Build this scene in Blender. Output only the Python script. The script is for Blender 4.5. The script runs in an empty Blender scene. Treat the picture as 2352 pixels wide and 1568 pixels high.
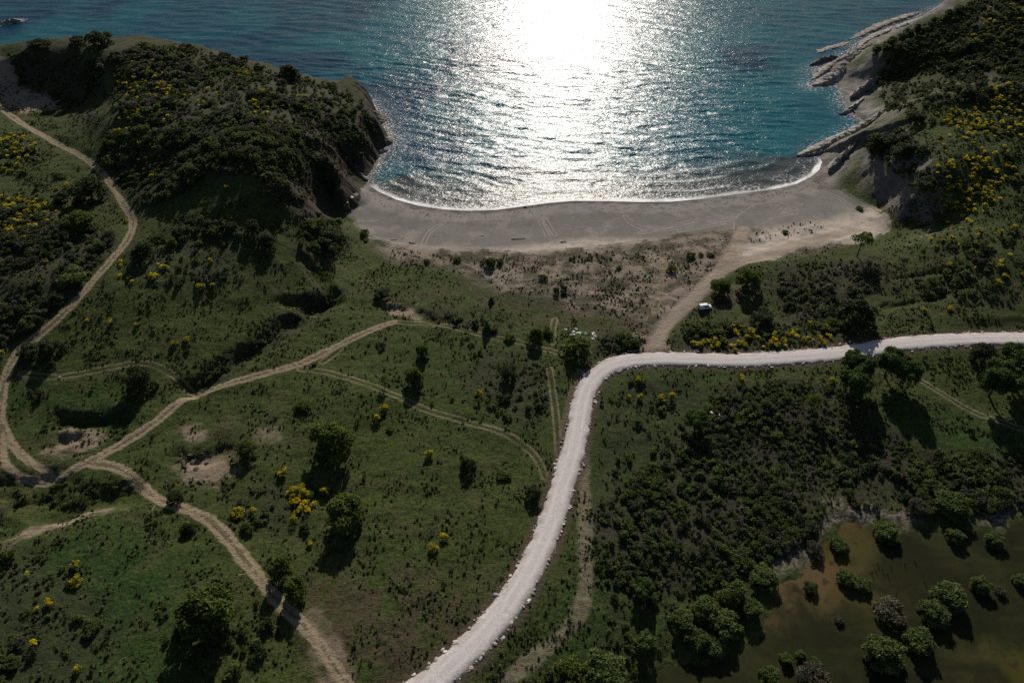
import bpy, math
import numpy as np
from mathutils import Vector
R = math.radians
rng = np.random.default_rng(7)
C = bpy.context.scene.collection
S = bpy.context.scene

# ------------------------------------------------------------------ camera, sky, sun, exposure
H = 148.0                     # drone height above the sea
PITCH = 42.0                  # degrees below the horizon
F = 1568.0                    # focal length in pixels of a 2352 x 1568 frame
SUN_EL, SUN_AZ = 26.5, 4.0    # sun elevation, degrees to the right of the view heading
cam = bpy.data.objects.new('camera', bpy.data.cameras.new('camera'))
C.objects.link(cam); S.camera = cam
cam.location = (0, 0, H)
cam.rotation_euler = (R(90 - PITCH), 0, 0)
cam.data.sensor_width = 36.0; cam.data.lens = 24.0
cam.data.clip_start = 1.0; cam.data.clip_end = 20000.0
w = bpy.data.worlds.new("World"); S.world = w; w.use_nodes = True
nt = w.node_tree
sky = nt.nodes.new('ShaderNodeTexSky'); sky.sky_type = 'NISHITA'; sky.sun_disc = False
sky.sun_elevation = R(SUN_EL); sky.sun_rotation = R(SUN_AZ)
bg = nt.nodes['Background']; bg.inputs[1].default_value = 0.05
nt.links.new(sky.outputs[0], bg.inputs[0])
sl = bpy.data.lights.new('sun', 'SUN'); sl.energy = 4.8; sl.angle = R(0.5); sl.color = (1.0, 0.93, 0.84)
so = bpy.data.objects.new('sun', sl); C.objects.link(so)
sd = Vector((math.sin(R(SUN_AZ)) * math.cos(R(SUN_EL)), math.cos(R(SUN_AZ)) * math.cos(R(SUN_EL)), math.sin(R(SUN_EL))))
so.rotation_euler = sd.to_track_quat('Z', 'Y').to_euler(); so.location = sd * 900
S.view_settings.view_transform = 'Standard'; S.view_settings.look = 'None'
S.view_settings.gamma = 1.0; S.view_settings.exposure = 0.25
try: S.view_settings.use_curve_mapping = False
except Exception: pass
S.render.engine = 'CYCLES'
cy = S.cycles
cy.max_bounces = 5; cy.diffuse_bounces = 2; cy.glossy_bounces = 2; cy.transmission_bounces = 3; cy.transparent_max_bounces = 6
cy.use_denoising = False
cy.caustics_reflective = False; cy.caustics_refractive = False

# ------------------------------------------------------------------ node helper
class NG:
    def __init__(s, name):
        s.m = bpy.data.materials.new(name); s.m.use_nodes = True
        s.t = s.m.node_tree; s.t.nodes.clear()
        s.out = s.t.nodes.new('ShaderNodeOutputMaterial')
    def n(s, typ, **kw):
        k = s.t.nodes.new(typ)
        for a, v in kw.items(): setattr(k, a, v)
        return k
    def set(s, sock, v):
        if hasattr(v, 'is_output'): s.t.links.new(v, sock)
        elif isinstance(v, (tuple, list)) and len(v) == 3 and sock.type == 'RGBA': sock.default_value = (*v, 1)
        else: sock.default_value = v
    def math(s, op, a, b=0.0, c=0.0, clamp=False):
        k = s.n('ShaderNodeMath', operation=op, use_clamp=clamp)
        s.set(k.inputs[0], a); s.set(k.inputs[1], b); s.set(k.inputs[2], c); return k.outputs[0]
    def add(s, a, b): return s.math('ADD', a, b)
    def mul(s, a, b): return s.math('MULTIPLY', a, b)
    def sub(s, a, b): return s.math('SUBTRACT', a, b)
    def ss(s, x, a, b, lo=0.0, hi=1.0):
        k = s.n('ShaderNodeMapRange', interpolation_type='SMOOTHSTEP')
        s.set(k.inputs[0], x)
        k.inputs[1].default_value = a; k.inputs[2].default_value = b; k.inputs[3].default_value = lo; k.inputs[4].default_value = hi
        return k.outputs[0]
    def mix(s, f, a, b, blend='MIX'):
        k = s.n('ShaderNodeMix', data_type='RGBA', blend_type=blend)
        s.set(k.inputs[0], f); s.set(k.inputs[6], a); s.set(k.inputs[7], b); return k.outputs[2]
    def attr(s, name):
        return s.n('ShaderNodeAttribute', attribute_name=name).outputs[2]
    def pos(s): return s.n('ShaderNodeNewGeometry').outputs[0]
    def scale(s, v, xyz, rot=0.0):
        k = s.n('ShaderNodeMapping'); s.set(k.inputs[0], v); k.inputs[3].default_value = xyz; k.inputs[2].default_value = (0, 0, rot); return k.outputs[0]
    def noise(s, v, sc, det=3.0, rough=0.5, dist=0.0):
        k = s.n('ShaderNodeTexNoise'); s.set(k.inputs['Vector'], v)
        k.inputs['Scale'].default_value = sc; k.inputs['Detail'].default_value = det; k.inputs['Roughness'].default_value = rough; k.inputs['Distortion'].default_value = dist
        return k.outputs[0]
    def vor(s, v, sc, out=0):
        k = s.n('ShaderNodeTexVoronoi'); s.set(k.inputs['Vector'], v); k.inputs['Scale'].default_value = sc; return k.outputs[out]
    def bump(s, h, strength=0.5, dist=0.1, normal=None):
        k = s.n('ShaderNodeBump'); k.inputs['Strength'].default_value = strength; k.inputs['Distance'].default_value = dist
        s.set(k.inputs['Height'], h)
        if normal is not None: s.set(k.inputs['Normal'], normal)
        return k.outputs[0]
    def bsdf(s, col, rough=0.9, spec=0.2, normal=None, **kw):
        k = s.n('ShaderNodeBsdfPrincipled'); s.set(k.inputs['Base Color'], col); s.set(k.inputs['Roughness'], rough)
        s.set(k.inputs['Specular IOR Level'], spec)
        for a, v in kw.items(): s.set(k.inputs[a.replace('_', ' ')], v)
        if normal is not None: s.set(k.inputs['Normal'], normal)
        return k.outputs[0]
    def done(s, sh):
        s.t.links.new(sh, s.out.inputs[0]); return s.m

def plain(name, col, rough=0.6, spec=0.3, var=0.12, metal=0.0, nsc=3.0):
    g = NG(name); tc = g.n('ShaderNodeTexCoord').outputs['Object']
    n = g.noise(tc, nsc, 4)
    c = g.mix(g.ss(n, .35, .65), tuple(max(0, x * (1 - var)) for x in col), tuple(min(1, x * (1 + var)) for x in col))
    return g.done(g.bsdf(c, rough, spec, g.bump(n, .15, .02), Metallic=metal))

# ------------------------------------------------------------------ small numeric tools
def hsh(ix, iy, s):
    h = (ix.astype(np.int64) * 374761393 + iy.astype(np.int64) * 668265263 + s * 974634777) & 0xFFFFFFFF
    h = ((h ^ (h >> 13)) * 1274126177) & 0xFFFFFFFF
    return ((h ^ (h >> 16)) & 0xFFFF) / 65535.0
def vn(x, y, s=0):
    ix = np.floor(x); iy = np.floor(y); fx = x - ix; fy = y - iy
    fx = fx * fx * (3 - 2 * fx); fy = fy * fy * (3 - 2 * fy)
    a = hsh(ix, iy, s); b = hsh(ix + 1, iy, s); c = hsh(ix, iy + 1, s); d = hsh(ix + 1, iy + 1, s)
    return a + (b - a) * fx + (c - a) * fy + (a - b - c + d) * fx * fy
def fbm(x, y, s=0, o=4):
    r = 0; a = .5; t = 0
    for k in range(o):
        r = r + a * vn(x * 2 ** k, y * 2 ** k, s + k * 17); t += a; a *= .5
    return r / t
def sst(x, a, b):
    t = np.clip((x - a) / (b - a), 0, 1); return t * t * (3 - 2 * t)

# ------------------------------------------------------------------ survey: turn a sighted point of known height into a place on the map
cp, sp = math.cos(R(PITCH)), math.sin(R(PITCH))
def ray(px, py):
    u = (np.asarray(px, float) - 1176) / F; v = (784 - np.asarray(py, float)) / F
    return np.stack([u, cp + v * sp, -sp + v * cp], -1)
def at_z(px, py, z=0.0):
    d = ray(px, py); t = (z - H) / d[..., 2]
    return np.stack([d[..., 0] * t, d[..., 1] * t], -1)
def pts(lst, z=0.0):
    a = np.array(lst, float); return at_z(a[:, 0], a[:, 1], z)

def seg_dist(P, poly, closed=False, extra=None):
    """distance of points P (N,2) to a polyline; with extra (per-vertex values) also the value at the closest point"""
    A = poly[:-1]; B = poly[1:]
    if closed: A = poly; B = np.roll(poly, -1, 0)
    best = np.full(len(P), 1e9); val = np.zeros(len(P))
    E = None
    if extra is not None: E = (extra[:-1], extra[1:]) if not closed else (extra, np.roll(extra, -1))
    for i in range(len(A)):
        ab = B[i] - A[i]; L = ab @ ab + 1e-9
        t = np.clip(((P[:, 0] - A[i, 0]) * ab[0] + (P[:, 1] - A[i, 1]) * ab[1]) / L, 0, 1)
        d = np.hypot(P[:, 0] - A[i, 0] - t * ab[0], P[:, 1] - A[i, 1] - t * ab[1])
        m = d < best; best[m] = d[m]
        if E is not None: val[m] = (E[0][i] + (E[1][i] - E[0][i]) * t)[m]
    return (best, val) if extra is not None else best
def inside(P, poly):
    x, y = P[:, 0], P[:, 1]; r = np.zeros(len(P), bool); n = len(poly); j = n - 1
    for i in range(n):
        xi, yi = poly[i]; xj, yj = poly[j]
        if yi != yj:
            c = ((yi > y) != (yj > y)) & (x < (xj - xi) * (y - yi) / (yj - yi) + xi); r ^= c
        j = i
    return r
def near(P, poly, m):
    lo = poly.min(0) - m; hi = poly.max(0) + m
    return np.where((P[:, 0] > lo[0]) & (P[:, 0] < hi[0]) & (P[:, 1] > lo[1]) & (P[:, 1] < hi[1]))[0]
def pl_dist(P, poly, reach=25.0):
    d = np.full(len(P), reach); i = near(P, poly, reach)
    if len(i): d[i] = np.minimum(reach, seg_dist(P[i], poly))
    return d
def sdf(P, poly, reach=15.0):
    """signed distance, positive inside"""
    d = np.full(len(P), -reach); i = near(P, poly, reach)
    if len(i):
        q = np.minimum(reach, seg_dist(P[i], poly, True)); d[i] = np.where(inside(P[i], poly), q, -q)
    return d
def smooth_line(p, step=2.0, it=2):
    p = np.asarray(p, float)
    for _ in range(it):
        q = [p[0]]
        for a, b in zip(p[:-1], p[1:]): q += [a * .75 + b * .25, a * .25 + b * .75]
        q.append(p[-1]); p = np.array(q)
    d = np.r_[0, np.cumsum(np.hypot(*np.diff(p, axis=0).T))]
    s = np.linspace(0, d[-1], max(2, int(d[-1] / step)))
    return np.stack([np.interp(s, d, p[:, k]) for k in range(p.shape[1])], 1)

# ------------------------------------------------------------------ the lie of the land
COAST = [
 (838,232,10),(846,246,10),(868,262,9),(862,276,9),(880,290,9),(892,312,9),(893,324,8),(880,342,8),(868,365,8),(852,392,8),(838,408,12),
 (846,425,30),(870,440,45),(910,458,48),(960,472,48),(1020,481,48),(1080,484,48),(1140,482,48),(1200,474,48),(1260,466,48),(1320,461,48),(1400,462,48),
 (1480,464,48),(1540,463,48),(1600,458,48),(1660,450,48),(1720,442,48),(1780,434,48),(1830,422,48),(1862,406,45),(1882,390,40),(1889,372,35),(1884,354,25),(1880,350,14),
 (1920,330,14),(1965,304,12),(2000,286,10),(1990,278,14),(1968,268,20),(1952,252,22),(1946,235,22),(1938,213,22),(1926,194,20),(1915,190,14),(1884,196,16),(1866,198,16),(1884,187,14),(1906,172,14),
 (1886,172,14),(1872,166,14),(1900,150,14),(1930,140,14),(1968,116,12),(2000,88,8),(2060,62,8),(2120,40,8),(2190,14,8),(2290,-36,10),(2500,-110,30)]
ca = np.array(COAST, float)
coast_xy = at_z(ca[:, 0], ca[:, 1]); coast_w = ca[:, 2]
RIDGE = np.array([(-420,150,27),(-150,128,30),(0,106,31),(30,98,32),(100,95,33),(220,86,33),(300,82,32.5),(400,97,31.5),(520,124,30),(600,148,28),(650,163,26.5),(695,178,24)], float)
rid_xy = at_z(RIDGE[:, 0], RIDGE[:, 1], RIDGE[:, 2])
coast_xy = np.vstack([rid_xy + np.array([3.0, 17.0]), coast_xy]); coast_w = np.r_[np.full(len(RIDGE), 16.0), coast_w]
coast_xy = np.vstack([[[-4000, 420]], coast_xy, [[4000, 1500], [4000, -4000], [-4000, -4000]]])
coast_w = np.r_[20, coast_w, 30, 60, 60]
HP = [(850,520,3),(1000,520,2.4),(1200,550,2.4),(1400,550,2.4),(1600,540,2.6),(1800,500,2.8),(1950,480,3.6),(1900,430,2.4),
 (900,600,4.2),(1100,640,3.6),(1300,680,3.6),(1500,700,3.8),(1650,650,3.8),(1450,780,4.8),(900,740,5.8),(1200,790,5.2),(1850,600,4.6),
 (1350,870,5.4),(1500,824,5.2),(1750,826,5.4),(1950,803,6.2),(2150,781,7.4),(2352,777,8.6),(1320,1000,6),(1260,1220,7),(1160,1400,8),(1000,1540,9),
 (800,900,7),(1000,1000,6.5),(1100,1200,7),(900,1400,9),(700,1150,8),(700,1540,10.5),(400,1500,11.5),(450,1300,11),(150,1400,12.5),(0,1540,13.5),(0,1300,12.5),
 (500,1000,8.2),(300,1050,9),(100,1100,10),(20,1000,10.5),(10,870,12.5),(100,760,15),(250,900,10.5),(400,850,9.8),(600,780,9.5),(740,640,8),(775,560,7),(640,720,9.5),
 (600,640,14),(450,680,14),(300,650,18),(220,640,18),(60,640,21),(0,560,21),(300,510,18),(500,520,20),(640,520,18),(730,500,14),(560,430,27),(650,420,26),(400,430,25),
 (280,430,19.5),(230,380,19.5),(150,340,19.5),(50,285,18.5),(0,250,18.5),(0,350,21),(100,420,19.5),(690,560,15),(780,600,6),
 (722,392,17),(742,425,9),(745,312,29),(770,368,22),(806,394,12),(832,407,4.5),(820,372,6),(800,300,15),(640,330,31),(500,330,31),(400,300,31),(310,270,30),(700,220,27),(720,186,24),(755,203,21),(645,164,26.5),(520,126,30),(400,100,31.5),(300,85,32.5),(220,89,33),
 (100,103,33),(30,106,32),(30,205,20),(120,205,20),(215,222,20.5),(60,188,21),(170,200,21),(262,150,32.5),(240,125,33),(150,112,33.5),(60,117,33),(200,260,20),(270,240,29),
 (845,270,14),(840,330,10),(765,478,3.2),(800,468,2.6),(805,515,3.4),(720,470,11),(690,436,19),(815,560,3.8),(757,447,5.5),
 (1905,392,2.6),(1945,372,9),(2000,330,16),(1960,345,12),(2080,345,21),(2125,385,21),(1950,425,3.2),(2030,470,3.8),(2080,540,5.2),(2045,430,9),(2115,500,8),(2100,450,13),(2170,400,22.5),(2250,420,20),(2352,420,22),
 (2150,300,25),(2250,250,29),(2352,205,36),(2060,265,20),(2000,283,7),(2100,240,25),(2150,218,29),(2250,196,33),(2030,240,5),(2100,205,11),(2200,175,16),(2352,150,24),
 (2352,20,38),(2250,30,32),(2180,60,27),(2100,88,20),(2040,112,16),(1992,132,9),(1965,165,4),(1990,180,3.2),(2005,200,3.4),(1985,235,3.2),(1970,215,2.4),(1940,135,4.5),(2060,170,7),(2130,130,16),
 (2300,560,16),(2150,545,12.5),(2055,560,6),(2000,560,5),(2100,650,7.5),(2300,650,12),(2200,700,9.5),(2000,700,5.8),(2352,735,9.5),
 (1500,900,5),(1600,960,5),(1800,950,5),(2000,900,5.6),(2200,850,6.8),(2352,850,7.5),(2352,960,6.2),(2200,1000,5.2),(1500,1150,5),(1800,1150,4.6),(2100,1120,4.2),(1400,1250,6),(1400,1400,6),(1450,1500,4.6),
 (1600,1300,4.3),(1850,1240,3.5),(2000,1180,3.4),(2352,1160,3.6),(1700,1450,2.9),(2000,1350,2.9),(2300,1300,2.9),(2300,1550,2.9),(1800,1560,2.9),(1500,1560,3.1)]
hp = np.array(HP, float)
hxy = at_z(hp[:, 0], hp[:, 1], hp[:, 2])
OUT = [(-330,150,28),(-280,260,24),(-500,300,30),(-250,60,16),(-150,0,14),(0,-100,12),(200,-50,6),(150,20,3),(260,120,6),(300,220,20),(420,330,42),(600,450,60),(900,700,80),(-900,200,50),(-600,-300,40),(600,0,40),(500,-400,40),(0,-700,40),(-2500,-500,120),(2500,300,140),(0,-3000,120)]
oa = np.array(OUT, float)
hxy = np.vstack([hxy, oa[:, :2]]); hz = np.r_[hp[:, 2], oa[:, 2]]
FAR = np.array([(2300,-45,38),(2240,2,33),(2200,27,29),(2150,40,25),(2110,53,21),(2060,78,16),(2020,98,11),(1996,112,8)], float)
fx_ = at_z(FAR[:, 0], FAR[:, 1], FAR[:, 2]); hxy = np.vstack([hxy, fx_, fx_ + np.array([-5.0, 11.0]), fx_ + np.array([-14.0, 30.0])])
hz = np.r_[hz, FAR[:, 2], np.full(8, 1.6), np.full(8, 1.0)]
def kern(d): return np.sqrt(d * d + 9.0)
D = np.hypot(hxy[:, None, 0] - hxy[None, :, 0], hxy[:, None, 1] - hxy[None, :, 1])
n_ = len(hz)
M = np.zeros((n_ + 3, n_ + 3)); M[:n_, :n_] = kern(D) - np.eye(n_) * 0.8
M[:n_, n_] = 1; M[:n_, n_ + 1:] = hxy / 300; M[n_, :n_] = 1; M[n_ + 1:, :n_] = hxy.T / 300
wt = np.linalg.solve(M, np.r_[hz, 0, 0, 0])
def rbf(P):
    r = wt[n_] + P[:, 0] / 300 * wt[n_ + 1] + P[:, 1] / 300 * wt[n_ + 2]
    for k in range(n_): r = r + wt[k] * kern(np.hypot(P[:, 0] - hxy[k, 0], P[:, 1] - hxy[k, 1]))
    return r

# ditches and eroded banks: (points, depth, half width)
DITCH = [([(760,684),(735,700),(700,722),(650,752),(600,782),(560,808),(520,840),(480,868),(445,884)], 3.2, 3.2),
 ([(655,690),(700,694),(745,682)], 2.2, 2.2),
 ([(140,966),(180,962),(230,968),(275,965)], 2.4, 2.4),
 ([(145,1010),(175,1005)], 1.6, 1.6),([(405,1050),(450,1058),(520,1040)], 1.4, 2.0),
 ([(0,1205),(50,1160),(100,1160),(150,1165),(200,1140),(270,1135)], 3.0, 4.0),([(0,1120),(60,1118),(120,1120)], 2.5, 4),
 ([(895,708),(920,712)], 1.2, 1.5),([(960,722),(1000,738)], 1.0, 1.8),
 ([(700,600),(740,640),(760,670)], 1.6, 2.0),([(2040,700),(2120,690),(2180,676)], .8, 1.0),([(2060,640),(2130,628),(2200,622)], .7, .8)]

# the white gravel road and the beaten tracks
ROAD = [(850,1690),(940,1602),(993,1566),(1042,1524),(1087,1481),(1132,1433),(1175,1380),(1222,1300),(1263,1213),(1290,1120),(1314,1046),(1328,985),(1336,924),(1350,885),(1372,858),(1405,838),(1450,828),
 (1510,824),(1570,825),(1640,828),(1710,828),(1790,823),(1850,819),(1899,815),(1950,808),(2013,798),(2080,789),(2150,783),(2234,779),(2290,778),(2352,778),(2440,780),(2560,786),(2700,800),(2840,812)]
MAIN = [[(-30,225),(0,246),(50,285),(110,320),(170,350),(215,378),(240,402),(262,437),(285,472),(306,500),(306,530),(287,565),(250,605),(215,645),(180,687),(140,725),(95,765),(55,795),(26,830),(10,870),(2,920),(-3,980),(0,1030),(18,1075),(55,1097),(110,1096),(170,1076),(230,1048),(300,1008),(360,968),(410,922),(450,897),(520,880),(600,860),(680,840),(740,812),(800,780),(860,754),(905,738)],
 [(2,975),(15,1000),(40,1035),(70,1062),(110,1082)],
 [(205,1064),(265,1070),(300,1090),(330,1120),(370,1153),(420,1165),(470,1185),(510,1220),(545,1262),(580,1305),(620,1360),(660,1400),(705,1440),(742,1490),(778,1540),(815,1600)]]
FAINT = [[(905,738),(950,740),(1010,748),(1080,762),(1150,780),(1210,793),(1260,805),(1310,820)],
 [(690,848),(740,850),(790,866),(850,886),(910,912),(970,940),(1040,962),(1110,980),(1170,1000),(1215,1030),(1240,1060),(1252,1095)],
 [(50,860),(100,868),(150,868),(200,858),(260,845),(320,835),(365,840),(400,860),(425,882),(450,893)],
 [(1262,850),(1270,900),(1277,950),(1281,1000),(1284,1040)],
 [(1240,1490),(1215,1500),(1185,1535)],
 [(2110,870),(2160,900),(2210,930),(2270,958),(2380,992)],
 [(1520,560),(1523,620),(1518,660),(1502,720)],[(1275,730),(1268,760),(1272,790)],[(800,780),(780,800),(740,830)]]
WORN = [[(1336,1050),(1340,1120),(1343,1200),(1346,1280),(1346,1350),(1334,1412),(1300,1450),(1250,1492),(1200,1532),(1135,1590)],[(1333,855),(1325,890),(1312,930),(1298,1000)]]
PATH = [[(1708,526),(1697,550),(1680,592),(1645,632),(1605,672),(1565,710),(1530,745),(1508,778),(1498,812)],[(1660,620),(1700,600),(1760,590),(1830,558),(1900,545),(1960,530)]]
TYRE = [[(1440,500),(1470,522),(1520,524),(1580,508),(1640,497),(1690,500),(1712,512)],[(1240,508),(1262,548)],[(972,562),(978,545),(990,528),(1012,515)],
 [(1705,520),(1712,492),(1735,474),(1762,470),(1772,478),(1750,490),(1722,505),(1708,525)],[(1715,500),(1745,482),(1780,480),(1760,492),(1725,512)],[(1870,437),(1912,446),(1950,468)],[(1708,515),(1722,488),(1750,470),(1790,466),(1810,474)],[(1712,518),(1738,498),(1775,490),(1800,484)],[(1700,525),(1704,500),(1722,478),(1745,468)],[(1436,495),(1448,515),(1490,530),(1545,526),(1600,512)],[(1250,500),(1275,540)],[(1560,530),(1620,520),(1680,508),(1730,500)]]

for k_ in (3, 4, 6, 7, 8):
    for dx_, dy_ in ((14, 5), (-12, 9), (26, -6)): TYRE.append([(px_ + dx_ + 3 * math.sin(i_ * 2.1 + k_), py_ + dy_ + 2 * math.cos(i_ * 1.7 + dx_)) for i_, (px_, py_) in enumerate(TYRE[k_])])
_all = np.array([p for l in [ROAD] + MAIN + FAINT + PATH + TYRE for p in l], float)
# the map positions of the lines are found by iterating sighting and ground height
def ground0(P):
    i, wv = seg_dist(P, coast_xy, True, coast_w)
    ins = inside(P, coast_xy)
    hb = np.maximum(rbf(P), 1.6)
    t = np.clip(i / wv, 0, 1)
    z = hb * (1 - (1 - t) ** 1.6)
    return np.where(ins, z, -np.minimum(8, .09 * i)), np.where(ins, i, -i)
def sight(lst, it=7):
    a = np.array(lst, float); z = np.full(len(a), 6.0)
    for _ in range(it):
        P = at_z(a[:, 0], a[:, 1], z); z = .5 * z + .5 * ground0(P)[0]
    return P
road_c = smooth_line(sight(ROAD), 1.0, 2)
main_l = [smooth_line(sight(l), 1.5) for l in MAIN]
faint_l = [smooth_line(sight(l), 2.0) for l in FAINT]
path_l = [smooth_line(sight(l), 2.0) for l in PATH]
worn_l = [smooth_line(sight(l), 2.0) for l in WORN]
tyre_l = [smooth_line(sight(l), 1.0) for l in TYRE]
ditch_l = [(smooth_line(sight(l), 2.0), d, wd) for l, d, wd in DITCH]
rz = ground0(road_c)[0]
k = np.ones(25) / 25; road_z = np.convolve(np.pad(rz, 12, 'edge'), k, 'valid')

# grid of the ground sheet: fine where the photograph looks, coarse out to the horizon
def axis(parts):
    r = [parts[0][0]]
    for a, b, s in parts:
        n = max(1, int(round((b - a) / s))); r += list(np.linspace(a, b, n + 1)[1:])
    return np.array(r)
GX = axis([(-4000,-1000,500),(-1000,-420,58),(-420,-240,4),(-240,-150,1.2),(-150,150,.62),(150,260,1.0),(260,420,3.5),(420,1000,58),(1000,4000,500)])
GY = axis([(-4000,-600,425),(-600,0,60),(0,40,4),(40,300,.62),(300,420,1.0),(420,620,2.5),(620,1000,40),(1000,1600,200)])
gx, gy = np.meshgrid(GX, GY); P = np.stack([gx.ravel(), gy.ravel()], 1)
coast_d, wv = seg_dist(P, coast_xy, True, coast_w)
land = inside(P, coast_xy); cd = np.where(land, coast_d, -coast_d)
hb = np.maximum(rbf(P), 1.6)
x, y = P[:, 0], P[:, 1]
wob = (fbm(x / 9, y / 9, 3) - .5) * 2
beachy = sst(wv, 24, 40)
t = np.clip((np.maximum(coast_d + wob * 3.5 * (1 - beachy), 0)) / wv, 0, 1)
Z = np.where(land, hb * (1 - (1 - t) ** 1.6), -np.minimum(8, .09 * coast_d))
road_d = np.full(len(P), 40.0); rzz = np.zeros(len(P)); i = near(P, road_c, 40)
road_d[i], rzz[i] = seg_dist(P[i], road_c, False, road_z)
trk = np.full(len(P), 25.0)
for l in main_l: trk = np.minimum(trk, pl_dist(P, l))
fnt = np.full(len(P), 25.0)
for l in faint_l: fnt = np.minimum(fnt, pl_dist(P, l))
pth = np.full(len(P), 25.0)
for l in path_l: pth = np.minimum(pth, pl_dist(P, l))
wrn = np.full(len(P), 25.0)
for l in worn_l: wrn = np.minimum(wrn, pl_dist(P, l))
tyr = np.full(len(P), 25.0)
for l in tyre_l: tyr = np.minimum(tyr, pl_dist(P, l))
# relief: hummocks, gullied steep ground, ditches, wheel ruts
Zg = Z.reshape(gx.shape); gzy, gzx = np.gradient(Zg, GY, GX); slope = np.hypot(gzx, gzy).ravel()
inl = sst(cd, 3, 14) * np.where(beachy > .5, sst(cd, 30, 46), 1.0) * (1 - .8 * sst(4 - trk, 0, 3)) * (1 - .8 * sst(4 - pth, 0, 3)) * sst(road_d, 4, 10)
pond0 = [(1470,1600),(1500,1520),(1560,1500),(1690,1470),(1745,1390),(1770,1320),(1850,1262),(1895,1215),(1912,1165),(1990,1182),(2080,1200),(2150,1190),(2250,1200),(2290,1180),(2460,1160),(2570,1190),(2640,1290),(2620,1450),(2680,1640),(1470,1640)]
pond_p = sight(pond0)
pnd = sdf(P, pond_p, 15) + (fbm(x / 7, y / 7, 55, 4) - .5) * 7
inl = inl * (1 - sst(pnd, -4, 3))
Z = Z + inl * ((fbm(x / 22, y / 22, 11) - .5) * 2.6 + (fbm(x / 5, y / 5, 12) - .5) * .75 + (fbm(x / 1.7, y / 1.7, 13, 2) - .5) * .28)
rid = 1 - np.abs(fbm(x / 6, y / 6, 21) * 2 - 1) * 2
Z = Z + np.where(land, sst(slope, .45, 1.1) * (rid * 1.0 + (fbm(x / 2.2, y / 2.2, 5) - .5) * 1.2), 0) * sst(cd, 0, 4)
for l, d, wd in ditch_l:
    q = pl_dist(P, l, 14) + (fbm(x / 4, y / 4, 31) - .5) * 3.2
    Z = Z - d * .85 * (.55 + .9 * fbm(x / 7, y / 7, 33)) * np.exp(-np.maximum(q, 0) ** 2.6 / wd ** 2.6) * sst(pl_dist(P, l, 14), 13.9, 9)
Z = np.where(road_d < 9, Z + (rzz - Z) * (1 - sst(road_d, 3.2, 9)), Z)
Z = Z - .09 * np.exp(-((trk - .8) / .35) ** 2) - .10 * np.exp(-((fnt - .8) / .35) ** 2)
dune_p = sight([(830,545),(905,552),(1000,562),(1130,566),(1260,564),(1420,554),(1560,536),(1680,522),(1800,520),(1990,500),(1960,560),(1860,590),(1700,605),(1650,650),(1570,725),(1510,770),(1430,735),(1290,712),(1150,675),(1040,620),(900,600)])
dun = sdf(P, dune_p, 15)
Z = Z + sst(dun, 0, 6) * (fbm(x / 6, y / 6, 41) - .45) * 1.1
pond_z = 2.75
Z = np.where(pnd > -3, Z + (pond_z + .35 - .55 * sst(pnd, -2, 4) - Z) * sst(pnd, -3, 3), Z) + sst(pnd, 2, 6) * (fbm(x / 9, y / 9, 51) - .5) * .25
Zg = Z.reshape(gx.shape)

def zat(px_, py_):
    ix = np.clip(np.searchsorted(GX, px_) - 1, 0, len(GX) - 2); iy = np.clip(np.searchsorted(GY, py_) - 1, 0, len(GY) - 2)
    fx = (px_ - GX[ix]) / (GX[ix + 1] - GX[ix]); fy = (py_ - GY[iy]) / (GY[iy + 1] - GY[iy])
    return Zg[iy, ix] * (1 - fx) * (1 - fy) + Zg[iy, ix + 1] * fx * (1 - fy) + Zg[iy + 1, ix] * (1 - fx) * fy + Zg[iy + 1, ix + 1] * fx * fy
def spot(px, py, up=0.0):
    """where a sighted point meets the ground (or a surface `up` metres above it)"""
    d = ray(np.atleast_1d(px), np.atleast_1d(py)); d = d / np.linalg.norm(d, axis=-1, keepdims=True)
    up = np.broadcast_to(up, d[:, 0].shape)
    t = np.full(len(d), 90.0); hit = np.zeros(len(d), bool)
    for _ in range(900):
        q = d * t[:, None]; q[:, 2] += H
        gap = q[:, 2] - np.maximum(zat(q[:, 0], q[:, 1]), 0) - up
        hit |= gap <= .05
        if hit.all(): break
        t = np.where(hit, t, t + np.clip(gap * .6, .15, 3.0))
    q = d * t[:, None]
    return np.stack([q[:, 0], q[:, 1], zat(q[:, 0], q[:, 1])], 1)

# ------------------------------------------------------------------ mesh helper
def mesh(name, V, Fq, mats=(), mi=None, attrs=None, smooth=False):
    me = bpy.data.meshes.new(name); V = np.asarray(V, np.float32)
    faces = Fq if isinstance(Fq, list) else [Fq]
    faces = [np.asarray(f, np.int32) for f in faces if len(f)]
    loops = np.concatenate([f.ravel() for f in faces]); tot = np.concatenate([np.full(len(f), f.shape[1], np.int32) for f in faces])
    me.vertices.add(len(V)); me.vertices.foreach_set('co', V.ravel())
    me.loops.add(len(loops)); me.loops.foreach_set('vertex_index', loops)
    me.polygons.add(len(tot)); me.polygons.foreach_set('loop_start', np.r_[0, np.cumsum(tot)[:-1]].astype(np.int32))
    for m in mats: me.materials.append(m)
    if mi is not None: me.polygons.foreach_set('material_index', np.asarray(mi, np.int32))
    me.update(calc_edges=True)
    me.polygons.foreach_set('use_smooth', np.full(len(tot), bool(smooth)))
    for k_, v_ in (attrs or {}).items():
        a_ = me.attributes.new(k_, 'FLOAT', 'POINT'); a_.data.foreach_set('value', np.asarray(v_, np.float32))
    me.validate()
    return me
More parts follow.
